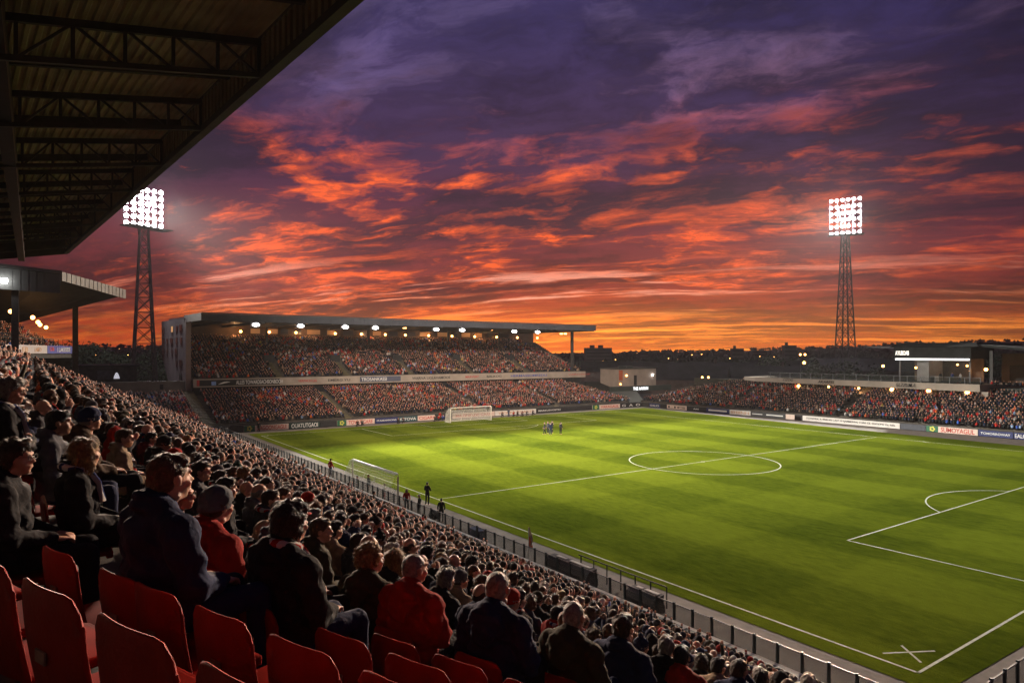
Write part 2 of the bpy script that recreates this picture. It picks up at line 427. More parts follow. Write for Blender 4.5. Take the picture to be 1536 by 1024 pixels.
for Yt in tipsY:
    a = (72 - Yt) / .99715; e_ = A + q * a; wmax = e_.x + .55; n_ = 5
    t = MB(); zb = lambda w: rp(a, w, ZR + .05); zt = lambda w: rp(a, w, ZR + 1.12)
    t.bar(zb(.1), zb(wmax + 2.6), .14, .16); t.bar(zt(.1), zt(wmax + 2.6), .14, .22)
    for i in range(n_ + 1):
        w0 = .15 + (wmax - .3) * i / n_
        t.bar(zb(w0), zt(w0), .10, .10)
        if i < n_ - 1: t.bar(zb(w0), zt(.15 + (wmax - .3) * (i + 1) / n_), .075, .075)
        elif i == n_ - 1: t.bar(zt(w0), zb(.15 + (wmax - .3) * (i + 1) / n_), .075, .075)
    t.build('truss', beamm, ns)
    a2 = a - 3.25
    if a2 > 1: MB().bar(rp(a2, .1, ZR + 1.1), rp(a2, wmax + 2.6, ZR + 1.1), .16, .30).build('purlin', beamm, ns)
for yy in (-8, 6, 20, 34, 48, 62):
    MB().box(-6.5, -6.1, yy - .2, yy + .2, 8, 22.5).build('column', beamm, ns)
# far gable trim of the near roof
MB().bar(rp(0, 0, ZR + .6), rp(0, 9.2, ZR + .6), .16, 1.5).build('end_trim', beamm, ns)

# ------------------------------------------------------------------ corner stand on the left
cs = empty('corner_stand', (0, 0, 0), label='corner stand at far left with pale ribbed roof edge and a balcony banner', cat='grandstand')
cs.location = (0, 0, 0)
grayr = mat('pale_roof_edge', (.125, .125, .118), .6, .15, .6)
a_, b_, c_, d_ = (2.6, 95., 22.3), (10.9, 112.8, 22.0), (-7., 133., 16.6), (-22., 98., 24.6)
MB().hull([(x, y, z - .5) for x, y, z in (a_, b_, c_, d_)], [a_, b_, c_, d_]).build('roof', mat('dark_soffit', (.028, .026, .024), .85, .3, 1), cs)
gf = MB()
def ribs(mb, p0, p1, z0a, z1a, z0b, z1b, n_, dpt=.06):
    P0, P1 = Vector(p0), Vector(p1); dr = (P1 - P0); nn = Vector((dr.y, -dr.x)).normalized()
    for i in range(n_):
        for (f0, f1, dd) in ((0, .82, .16), (.82, 1., .16 - dpt)):
            u0, u1 = (i + f0) / n_, (i + f1) / n_
            A_, B_ = P0 + dr * u0 + nn * dd, P0 + dr * u1 + nn * dd
            A2, B2 = P0 + dr * u0 + nn * .02, P0 + dr * u1 + nn * .02
            za0, za1 = z0a + (z0b - z0a) * u0, z0a + (z0b - z0a) * u1; zb0, zb1 = z1a + (z1b - z1a) * u0, z1a + (z1b - z1a) * u1
            mb.hull([(A_.x, A_.y, za0), (B_.x, B_.y, za1), (B2.x, B2.y, za1), (A2.x, A2.y, za0)], [(A_.x, A_.y, zb0), (B_.x, B_.y, zb1), (B2.x, B2.y, zb1), (A2.x, A2.y, zb0)])
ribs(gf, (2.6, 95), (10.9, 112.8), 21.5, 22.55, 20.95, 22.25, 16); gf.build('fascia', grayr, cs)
gp = MB(); ribs(gp, (-13.5, 95.6), (2.6, 94.9), 20.6, 23.4, 20.0, 22.2, 22, .05); gp.build('gable_panel', mat('gable_sheet', (.10, .105, .10), .6, .2, .5), cs)
MB().bar((-13.5, 94.7, 23.6), (2.7, 94.6, 22.45), .3, .35).build('trim', grayr, cs)
for (x, y, zt_) in ((5.0, 117.5, 19.8), (-1.7, 96, 20.2), (-6, 108, 20.5), (-7.5, 112, 19.)):
    MB().box(x - .35, x + .35, y - .35, y + .35, 0, zt_).build('column', dsteel, cs)
B0, B1 = Vector((-3.2, 95.4)), Vector((4.4, 114.8)); bd = (B1 - B0).normalized(); bn_ = Vector((-bd.y, bd.x))   # bn_ points up the tier
def ctier(k): return 12.9 + .42 * k
t = MB()
for k in range(15):
    P0 = B0 + bn_ * (.25 + .8 * k) ; P1 = B1 + bn_ * (.25 + .8 * k); Q0, Q1 = P0 + bn_ * .8, P1 + bn_ * .8; z = ctier(k)
    t.hull([(v.x, v.y, z - .5) for v in (P0, P1, Q1, Q0)], [(v.x, v.y, z) for v in (P0, P1, Q1, Q0)])
t.build('terrace', terr, cs, fix=False)
t = MB(); t.hull([(v.x, v.y, 12.4) for v in (B0, B1, B1 + bn_ * 12, B0 + bn_ * 12)], [(v.x, v.y, 12.9) for v in (B0, B1, B1 + bn_ * 12, B0 + bn_ * 12)])
t.build('balcony_slab', darkcon, cs)
railm = dsteel
t = MB(); Bm = [B0 + (B1 - B0) * i / 14 for i in range(15)]
for v in Bm: t.bar((v.x, v.y, 14.1), (v.x, v.y, 14.9), .05, .05)
t.bar((B0.x, B0.y, 14.9), (B1.x, B1.y, 14.9), .06, .06); t.build('railing', railm, cs)
MB().box(-7.4, 4.4, 117, 118, 0, 12.4).build('back_wall', darkcon, cs)
def banner(f0, f1, m, name='banner'):
    P, Q = B0 + (B1 - B0) * f0, B0 + (B1 - B0) * f1; o_ = -bn_ * .12
    return MB().hull([(P.x, P.y, 13.0), (Q.x, Q.y, 13.0), (Q.x + o_.x, Q.y + o_.y, 13.0), (P.x + o_.x, P.y + o_.y, 13.0)],
                     [(P.x, P.y, 14.05), (Q.x, Q.y, 14.05), (Q.x + o_.x, Q.y + o_.y, 14.05), (P.x + o_.x, P.y + o_.y, 14.05)]).build(name, m, cs)
bnw = mat('banner_cream', (.36, .33, .33), .7, .1, .5); bnb = mat('banner_blue', (.05, .06, .24), .7, .15, .5)
banner(0, .60, bnw); bb = banner(.602, 1, bnb)
def btext(tx, f, z, w, h, m, par=cs):
    P = B0 + (B1 - B0) * f - bn_ * .14
    o_ = text_mesh('lettering', tx, m, par, w, h); o_.location = (P.x, P.y, z); o_.rotation_euler = (0, 0, math.atan2(bd.y, bd.x)); return o_
redt = mat('red_lettering', (.42, .05, .04), .7, .2, 1); blut = mat('blue_lettering', (.05, .07, .3), .7, .2, 1); blkt = mat('black_lettering', (.02, .02, .022), .7, .2, 1)
ambt = mat('amber_lettering', (.45, .25, .12), .7, .2, 1); wht = mat('white_lettering', (.62, .62, .60), .7, .1, 1)
btext('FC OA', .14, 13.5, 1.8, .6, redt); btext('EB', .30, 13.5, 1.5, .6, ambt); btext('LAKO', .47, 13.5, 1.9, .5, ambt)
btext('OB', .67, 13.6, 1.3, .5, redt); btext('I LAKESIDE', .86, 13.52, 4.4, .62, wht)
lamps = []
def lamp(name, loc, r, m, par, seg=8):
    t_ = MB(); bm_ = bmesh.new(); bmesh.ops.create_icosphere(bm_, subdivisions=2, radius=r)
    t_.add([v.co[:] for v in bm_.verts], [tuple(v.index for v in f_.verts) for f_ in bm_.faces]); bm_.free()
    h_ = t_.build(name, m, par, smooth=True, fix=False); h_.location = loc
    return h_
def pt(loc, e, col, rad=.2, name='lamp_light'):
    l_ = bpy.data.lights.new(name, 'POINT'); l_.energy = e; l_.color = col; l_.shadow_soft_size = rad
    o_ = bpy.data.objects.new(name, l_); COL.objects.link(o_); o_.location = loc; return o_
for (px, py, Y) in ((16, 467, 106), (49, 476, 110), (57, 483, 114), (60, 487, 118), (69, 491, 122)):
    x = on_y(px, Y); lamp('bulb', (x, Y, zat(px, py, Y=Y)), .26, lampo, cs)
pt((0, 110, 17.5), 160, (1, .55, .25), .3)
w_ = MB().box(-.5, .5, -.1, .1, -.25, .25).build('floodlamp', lampw, cs); w_.location = (on_y(3, 94.4), 94.2, zat(3, 421, Y=94.4))

# ------------------------------------------------------------------ two-tier end stand
es = empty('end_stand', (0, 0, 0), label='two-tier stand across the far end with grey roof and white lamps', cat='grandstand')
EX0, EX1 = 23.8, 117.0
wallm = mat('beige_render', (.17, .125, .11), .85, .2, .35, .2, 5)
roofm = mat('roof_metal', (.085, .09, .105), .5, .15, .5, metal=.2)
# lower tier: rows rise away from the pitch
def elow(k): return .75 + .212 * k
t = MB(); NL = 22
for k in range(NL):
    y0 = 118.2 + .8 * k; xr = EX1 + 3 - max(0, k - 2) * .15
    t.box(8.0 if k > 3 else 21, xr, y0 - .02, y0 + .78, elow(k) - .5, elow(k))
t.build('lower_terrace', terr, es, fix=False)
def eup(k): return 7.9 + .322 * k
t = MB(); NU = 27
for k in range(NU):
    y0 = 136.6 + .8 * k; xr = EX1 + 3
    t.box(EX0 + .4, xr, y0 - .02, y0 + .78, eup(k) - .5, eup(k))
t.build('upper_terrace', terr, es, fix=False)
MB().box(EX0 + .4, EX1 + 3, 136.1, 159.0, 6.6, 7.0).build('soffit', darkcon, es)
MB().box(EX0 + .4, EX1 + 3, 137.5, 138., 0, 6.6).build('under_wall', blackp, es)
MB().box(EX0 + .2, EX1 + 3, 158.6, 159.0, 8, 20.0).build('back_wall', mat('warm_back_wall', (.09, .055, .035), .8, .4, .25), es)
# warm glazed openings along the back wall
rr_ = random.Random(3)
x = 40.
while x < 112:
    w1 = rr_.uniform(1.6, 3.4)
    MB().box(x, x + w1, 158.40, 158.55, 17.5, 18.6).build('window', mat('dim_window', (.3, .15, .06), .4, .5, .2, emit=.16, ecol=(1, .42, .14)) if rr_.random() < .7 else mat('dark_window', (.03, .02, .02), .3), es); x += w1 + rr_.uniform(.6, 2.4)
# roof
ZB, ZT = 18.6, 19.8
rx1 = 113.5
t = MB(); t.hull([(EX0 - .3, 124.6, ZB + .2), (rx1, 124.6, ZB + .2), (rx1, 159.5, 19.6), (EX0 - .3, 159.5, 19.6)], [(EX0 - .3, 124.6, ZT - .25), (rx1, 124.6, ZT - .25), (rx1, 159.5, 20.3), (EX0 - .3, 159.5, 20.3)])
t.build('roof', roofm, es)
t = MB(); ribs(t, (EX0 - .3, 124.5), (rx1, 124.5), ZB, ZT, ZB, ZT, 120, .05); t.build('fascia', mat('fascia_grey', (.085, .095, .125), .5, .15, .4, metal=.2), es)
MB().bar((EX0 - .4, 124.3, ZT + .12), (rx1, 124.3, ZT + .12), .35, .2).build('gutter', roofm, es)
MB().bar((EX0 - .4, 124.4, ZT - .5), (EX0 - .4, 140.5, 19.2 + .35), .2, 1.3).build('end_trim', mat('barge_board', (.10, .08, .075), .8, .2, .5), es)
# the roof's sloping end
for i in range(15):
    xx = 28 + i * 6.1
    MB().bar((xx, 125., ZB + .12), (xx, 158.3, 18.9), .3, .5).build('rafter', dsteel, es)
for px in (857,):
    X = on_y(px, 137); MB().box(X - .3, X + .3, 136.4, 137, 6, ZB + .3).build('column', dsteel, es)
for xx in (42, 66, 88, 104):
    MB().box(xx - .22, xx + .22, 152.8, 153.2, 12, 18.9).build('column', dsteel, es)
# left side wall with windows: polygon in YZ
t = MB(); poly = [(139.2, 5.0), (141, 2.5), (146, 2.0), (158, 6.5), (167.5, 12.5), (168, 20.1), (139.2, 19.6)]
n_ = len(poly); t.add([(EX0 - .5, y, z) for y, z in poly] + [(EX0, y, z) for y, z in poly], [tuple(range(n_)), tuple(range(n_, 2 * n_))[::-1]] + [(i, (i + 1) % n_, n_ + (i + 1) % n_, n_ + i) for i in range(n_)])
t.build('side_wall', wallm, es)
MB().box(EX0 - .55, EX0 + .35, 138.3, 139.3, 0, 19.4).build('corner_pier', wallm, es)
winm = mat('window_glass', (.03, .022, .022), .3, .3, 1)
winl = mat('lit_window', (.5, .25, .1), .4, .2, 1, emit=.5, ecol=(1, .5, .2))
for r_i, z in enumerate((17.4, 15.0, 12.8, 10.6)):
    for c_i, yy in enumerate((142.5, 147.5, 153, 159, 164)):
        if r_i == 3 and c_i > 2: continue
        if (r_i * 5 + c_i) % 7 == 3: continue
        wd = 3.0 if (r_i + c_i) % 3 == 0 else 1.8
        f_ = MB().box(EX0 - .56, EX0 - .50, yy, yy + wd, z, z + 1.15).build('window', winl if (r_i, c_i) == (0, 2) else winm, es)
MB().box(EX0 - .56, EX0 - .5, 143, 145.2, 7.8, 9.2).build('window', winm, es)
# gangways (stairs) up the tiers
stairm = mat('stair_concrete', (.12, .105, .06), .9, .25, 1)
def stairs(x0, x1, y0, k0, k1, fn, shift=0., name='stairs'):
    t_ = MB()
    for k in range(k0, k1):
        for h_ in (0, 1):
            yy = y0 + .8 * k + .4 * h_; z = fn(k) + fn(1) * 0 + .15 * h_; sx = shift * (k - k0)
            t_.box(x0 + sx, x1 + sx, yy - .02, yy + .42, z - .3, z + .06)
    return t_.build(name, stairm, es, fix=False)
stairs(22.6, 24.4, 118.2, 0, 25, elow)
UPG = [40.2, 54.5, 69.5, 85.5, 101.5]; LOG = [47.5, 76.5, 97.]
for x in UPG: stairs(x - .6, x + .6, 136.6, 0, 12, eup, 0)
for x in LOG: stairs(x - .6, x + .6, 118.2, 0, 21, elow, 0)
for x in UPG: MB().box(x - 1.1, x + 1.1, 136.6 + .8 * 10, 136.6 + .8 * 13, eup(9) , eup(9) + 1.9).build('vomitory', blackp, es)
# balcony front with banners; x ranges come from the picture
fz = lambda X: 7.05
MB().box(EX0 + .3, EX1 + 3.1, 135.72, 136.1, 6.7, 8.25).build('balcony_front', mat('balcony_cream', (.30, .26, .22), .8, .15, .5), es)
def esb(x0, x1, m, z0=6.95, z1=8.05, nm='banner'): return MB().box(x0, x1, 135.66, 135.715, z0, z1).build(nm, m, es)
def est(tx, xc, w, h, m, z=7.5):
    o_ = text_mesh('lettering', tx, m, es, w, h, .01); o_.location = (xc, 135.63, z); return o_
X_ = lambda px: on_y(px, 135.7)
esb(X_(295), X_(420), blackp); esb(X_(295), X_(299), redt, 6.96, 8.04, 'red_stripe').location.y = -.03
t = MB()                                    # swoosh shape
pts = [(X_(327) + (X_(345) - X_(327)) * i / 10, 7.2 + .5 * math.sin(i / 10 * 2.2)) for i in range(11)]
t.add([(x, 135.62, z) for x, z in pts] + [(x, 135.62, z - .28 * math.sin(math.pi * (i + .5) / 11)) for i, (x, z) in enumerate(pts)], [(i, i + 1, 12 + i, 11 + i) for i in range(10)])
t.build('swoosh', wht, es, fix=False)
t = MB(); t.box(X_(317), X_(324), 135.61, 135.64, 7.05, 7.75); t.build('blue_mark', mat('sky_blue', (.18, .3, .6), .7), es)
est('ALLES TOWARDSACHSONBOOH', (X_(354) + X_(424)) / 2, X_(424) - X_(354), .75, wht)
est('VERPACH LIG', (X_(447) + X_(475)) / 2, X_(475) - X_(447), .5, redt); est('EMERG YU', (X_(492) + X_(525)) / 2, X_(525) - X_(492), .45, blkt)
esb(X_(540), X_(601), mat('banner_slate', (.07, .08, .12), .7, .2, .5)); est('TROSANKASSI', (X_(542) + X_(580)) / 2, X_(580) - X_(542), .7, wht)
est('WARNA LIGLAVAMOOS', (X_(618) + X_(675)) / 2, X_(675) - X_(618), .55, blkt); est('MARVERT', (X_(698) + X_(718)) / 2, X_(718) - X_(698), .5, redt)
est('BALKOG', (X_(730) + X_(752)) / 2, X_(752) - X_(730), .5, blkt); est('HERMASSOMREDLI', (X_(766) + X_(820)) / 2, X_(820) - X_(766), .55, blut)
est('VAROSSOF', (X_(852) + X_(885)) / 2, X_(885) - X_(852), .35, redt)
# lamps under the roof edge
for px in (383, 450, 517, 562, 653, 692, 770, 805):
    X = on_y(px, 126); z = zat(px, 487 + (px - 383) * .026, Y=126)
    h_ = lamp('floodlamp', (X, 125.6, z), .36, lampw, es); h_.scale = (1.75, .6, .8)
    MB().box(X - .8, X + .8, 125.7, 126.1, z - .35, z + .42).build('lamp_housing', blackp, es)
for px in (607, 618, 728, 737, 842, 848):
    X = on_y(px, 140); h_ = MB().box(-.4, .4, -.1, .1, -.14, .14).build('floodlamp', lampo, es); h_.location = (X, 140, zat(px, 491.5 + (px > 800) * 6 + (px > 700) * 3, Y=140))
for px in (361, 404, 444, 503, 542, 578, 608, 643, 678, 712, 745, 776, 806):
    X = on_y(px, 157.5); lamp('bulb', (X, 157.5, zat(px, 497 + (px - 361) * .022, Y=157.5)), .30, lampo, es)
for X in (36, 52, 68, 84, 100): pt((X, 155.8, 17.6), 320, (1, .5, .2), .3)
for X in (34, 56, 78, 100):
    l_ = bpy.data.lights.new('roof_light', 'AREA'); l_.energy = 650; l_.shape = 'RECTANGLE'; l_.size = 18; l_.size_y = .8; l_.color = (1, .78, .64)
    o_ = bpy.data.objects.new('roof_light', l_); COL.objects.link(o_); o_.location = (X, 125.8, 18.3); o_.rotation_euler = Vector((0, -.75, .8)).to_track_quat('Z', 'Y').to_euler()

# grey wall behind the corner terrace, with a black marking
wl = MB().box(3, 23.2, 138.9, 139.4, 4.5, 7.9).build('retaining_wall', mat('weathered_wall', (.14, .13, .115), .9, .3, .35, .2, 4))
tag(wl, 'long grey concrete wall left of the end stand', 'wall')
sgp = MB().box(X_(244) - 0, X_(249), 138.8, 138.89, 6.4, 7.3).build('door_plate', blackp, wl)

# ------------------------------------------------------------------ side stand across the pitch
ss = empty('side_stand', (0, 0, 0), label='low stand along the far side with a white balcony band above', cat='grandstand')
SX = 122.6
def srow(k): return .6 + .34 * k
t = MB()
for k in range(16):
    x0 = SX + .8 * k; t.box(x0 - .02, x0 + .78, 8 + 0 * k, 121 - .7 * k, srow(k) - .5, srow(k))
t.build('terrace', terr, ss, fix=False)
MB().box(SX + 12.8, SX + 13.2, 4, 112, 0, 6.9).build('back_wall', mat('greenish_wall', (.06, .06, .045), .85, .4, .25), ss)
bandm = mat('white_band', (.30, .26, .22), .9, .12, .4, spec=.02)
BX = 133.2
by0, by1 = on_x(1470, BX), on_x(1133, BX)
zb0, zb1 = 6.35, 7.65
t = MB(); t.hull([(BX, by0, zb0), (BX + 9, by0 - 3.4, zb0), (BX + 9, by1 + 2, zb0 + .3), (BX + 1.5, by1 + 4, zb0 + .5), (BX, by1, zb0 + .35)],
                 [(BX - .1, by0, zb1), (BX + 9, by0 - 3.4, zb1), (BX + 9, by1 + 2, zb1), (BX + 1.5, by1 + 4, zb1), (BX - .1, by1, zb1)])
t.build('balcony_band', bandm, ss)
MB().box(BX - .09, BX + 8.9, by0 + .05, by1 - .05, 7.652, 7.657).build('deck', mat('glare_cover', (.02, .02, .02), 1., .2, 1., spec=0.), ss)  # thin matt dark sheet added so the band's top does not show overlit
def sst(tx, px, w, h, m, z): 
    Y = on_x(px, BX - .15); o_ = text_mesh('lettering', tx, m, ss, w, h, .01, .3); o_.location = (BX - .16, Y, z); o_.rotation_euler = (0, 0, R(-90)); return o_
sst('OZOG', 1182, 2.4, .55, blkt, 7.3); sst('AKARESS', 1239, 3.6, .6, blkt, 7.15); sst('GLZZUM A', 1358, 3.4, .65, blkt, 7.1)
for i in range(5):
    yy = by0 + 2 + (by1 - by0 - 4) * i / 4
    MB().box(BX + 1.1, BX + 1.5, yy - .25, yy + .25, 4, 6.4).build('column', bandm, ss)
X = BX + .4; Y = on_x(1479, X); MB().box(X - .5, X + .5, Y - .5, Y + .5, 2.5, 6.4).build('column', bandm, ss)
for (px, py) in ((1198, 579), (1243, 580), (1288, 582), (1338, 584), (1393, 586), (1451, 588)):
    X = BX + .3; Y = on_x(px, X); lamp('bulb', (X, Y, zat(px, py, X=X)), .36 if px not in (1243, 1288) else .22, lampo, ss)
    pt((X - .2, Y, zat(px, py, X=X) - .5), 260, (1, .50, .2), .3)
# glass balustrade on the deck
glassm = bpy.data.materials.new('clear_glass'); glassm.use_nodes = True; _t = glassm.node_tree; _b = _t.nodes['Principled BSDF']
_b.inputs['Base Color'].default_value = (.05, .06, .055, 1); _b.inputs['Roughness'].default_value = .15; _b.inputs['Alpha'].default_value = .15
t = MB(); t.box(BX + .3, BX + .34, by0, by1 - 3, 7.66, 8.7); t.build('balustrade_glass', glassm, ss)
t = MB(); yy = by0
while yy < by1 - 3: t.box(BX + .24, BX + .32, yy, yy + .08, 7.66, 8.75); yy += 2.4
t.box(BX + .22, BX + .30, by0, by1 - 3, 8.76, 8.82); t.build('balustrade_rail', steel, ss)
# hospitality box
hb = empty('hospitality_box', (0, 0, 0), label='lit glass-fronted box on the far side deck with an illuminated sign', cat='building')
HX = 138.5; h0, h1 = on_x(1455, HX), on_x(1350, HX); hm = (h0 + h1) / 2
dgr = mat('dark_cladding', (.020, .023, .023), .8, .25, .6, spec=.1)
t = MB(); t.hull([(HX - 1.2, h0 - .6, 12.0), (HX + 9, h0 - .6, 12.0), (HX + 9, h1 + .6, 12.0), (HX - 1.2, h1 + .6, 12.0)], [(HX - 1.2, h0 - .6, 14.2), (HX + 9, h0 - .6, 14.2), (HX + 9, h1 + .6, 14.2), (HX - 1.2, h1 + .6, 14.2)]); t.build('roof_band', dgr, hb)
t = MB(); t.hull([(HX - 2, h0 - 2, 14.2), (HX + 12, h0 - 4, 14.2), (HX + 12, h1 + 3, 14.2), (HX - 1, h1 + 1.6, 14.2)], [(HX, h0 - 1, 15.0), (HX + 12, h0 - 4, 14.8), (HX + 12, h1 + 3, 14.8), (HX, h1 + .6, 15.0)]); t.build('roof', mat('box_roof', (.02, .023, .023), .9, .2, .5, spec=.05), hb)
t = MB(); t.hull([(HX, h1 + .6, 14.0), (HX + 8, h1 + .6, 14.0), (HX + 7, h1 + 9, 14.2), (HX + 3, h1 + 8, 14.2)], [(HX, h1 + .6, 14.35), (HX + 8, h1 + .6, 14.35), (HX + 7, h1 + 9, 14.4), (HX + 3, h1 + 8, 14.4)]); t.build('canopy', steel, hb)
MB().box(HX - 1.45, HX - 1.22, h0 - .4, h1 + .2, 11.75, 12.05).build('strip_light', mat('strip_lamp', (1, 1, 1), emit=3, ecol=(1, .96, .93)), hb)
s_ = text_mesh('sign_lettering', 'AYUBOAB', mat('sign_lamp', (1, 1, 1), emit=1.3, ecol=(1, .93, .8)), hb, 2.5, .85, .03); s_.location = (HX - 1.3, on_x(1358, HX), 13.1); s_.rotation_euler = (0, 0, R(-90))
MB().box(HX + 6, HX + 6.3, h0, h1, 7.7, 12).build('back_wall', mat('box_interior', (.10, .07, .05), .8, .4, .5), hb)
MB().box(HX + .1, HX + 5.9, h1 - 5.2, h1 - 4.6 + 2.4 - .9, 7.7, 12).build('partition', mat('pale_panel', (.34, .32, .30), .7, .15, .6), hb)
for yy in (h0, h1): MB().box(HX - .1, HX + .1, yy - .12, yy + .12, 7.66, 12).build('frame_post', steel, hb)
MB().box(HX - .02, HX + .02, h0 + .2, h1 - .2, 7.7, 11.98).build('glazing', glassm, hb)
MB().box(HX + .8, HX + 1.6, hm - .6, hm + 2.2, 7.7, 8.7).build('counter', bandm, hb)
l_ = bpy.data.lights.new('box_light', 'AREA'); l_.energy = 60; l_.shape = 'RECTANGLE'; l_.size = 4; l_.size_y = h1 - h0 - 2; l_.color = (1, .82, .66)
o_ = bpy.data.objects.new('box_light', l_); COL.objects.link(o_); o_.location = (HX + 3, hm, 11.8)
for (yy, z, r_) in ((h1 - 1.6, 10.2, .22), (h0 + 3.2, 10.9, .18), (h0 + 1.6, 10.7, .2)): lamp('bulb', (HX + 3, yy, z), r_, lampo, hb)
# stepped stand with roof to the right of the box
rs = empty('covered_terrace', (0, 0, 0), label='dark roofed terrace with a beige wall and one warm lamp at the right edge', cat='building')
RY0, RY1 = 30., h0 - 1.5
t = MB(); t.hull([(HX - 1, RY1, 14.2), (HX - 3, RY0, 12.2), (HX + 16, RY0, 12.4), (HX + 13, RY1, 14.3)], [(HX - 1, RY1, 14.6), (HX - 3, RY0, 12.6), (HX + 16, RY0, 12.8), (HX + 13, RY1, 14.7)]); t.build('roof', dgr, rs)
MB().box(HX + 10, HX + 10.4, RY0, RY1, 6, 13).build('back_wall', mat('beige_dim', (.14, .11, .08), .85, .2, .5), rs)
for i in range(3): MB().box(HX + 9.85, HX + 9.95, RY0 + 1 + i * 6.6, RY0 + 6 + i * 6.6, 8, 10.8).build('window', blackp, rs)
for yy in (RY1 - 2, RY1 - 10): MB().box(HX + .2, HX + .7, yy, yy + .5, 5, 13.5).build('column', dsteel, rs)
MB().box(BX + 2, HX + 10, RY0 - 12, RY1 - .5, 5.5, 7.0).build('deck', mat('green_wall', (.035, .045, .04), .8, .3, .5), rs)
X = HX + 4; lamp('bulb', (X, on_x(1479, X), zat(1479, 554, X=X)), .3, lampo, rs)
pt((X - .5, on_x(1479, X), zat(1479, 554, X=X) - .3), 200, (1, .45, .15), .3)
# scoreboard cabin in the far corner
cb = empty('corner_cabin', (0, 0, 0), label='small pale cabin with lit white lettering in the far corner between stands', cat='building')
CY_ = 128.; c0, c1 = on_y(928, CY_), on_y(984, CY_)
MB().box(c0, c1, CY_, CY_ + 7, 3.6, 8.9).build('wall', mat('cabin_wall', (.25, .21, .18), .8, .15, .5), cb)
MB().box(c0 - .3, c1 + .3, CY_ - .4, CY_ + 7.3, 8.9, 9.2).build('roof', dgr, cb)
MB().box(c0 + 3.8, c0 + 6.2, CY_ + 1, CY_ + 4, 9.2, 9.7).build('roof_hatch', dgr, cb)
MB().box(c0 + 5.6, c0 + 6.6, CY_ - .06, CY_ - .005, 4.5, 7.2).build('door', blackp, cb)
MB().box(c0 - 3.5, c1 + 5.5, CY_ - .6, CY_ - .2, 3.0, 4.4).build('base_panel', mat('dark_green_panel', (.03, .04, .035), .8, .2, .5), cb)
MB().box(c0 + .1, c0 + 1.4, CY_ - .08, CY_ - .01, 6.0, 8.6).build('red_panel', mat('rust_panel', (.30, .07, .03), .8, .2, .5), cb)
s_ = text_mesh('sign_lettering', 'THE AAKUN', mat('sign_white', (1, 1, 1), emit=1.6, ecol=(.9, .95, 1)), cb, 5.6, .8, .03); s_.location = (on_y(961, CY_ - .7), CY_ - .7, 3.7)
lamp('bulb', (c0 + 2.6, CY_ - .3, 7.2), .24, lampo, cb); lamp('bulb', (c0 + .4, CY_ - .3, 5.0), .2, lampo, cb); lamp('bulb', (c1 - 1.6, CY_ - .3, 7.2), .2, lampw, cb)
MB().hull([(EX1 + 3, 117.2, .2), (SX + 1, 117.2, .2), (SX + 14, 136, 3.), (EX1 + 3, 136, 3.)], [(EX1 + 3, 117.2, .5), (SX + 1, 117.2, .5), (SX + 14, 136, 5.4), (EX1 + 3, 136, 5.4)]).build('embankment', mat('dark_bank', (.010, .012, .008), .9, .3, .4), cb)

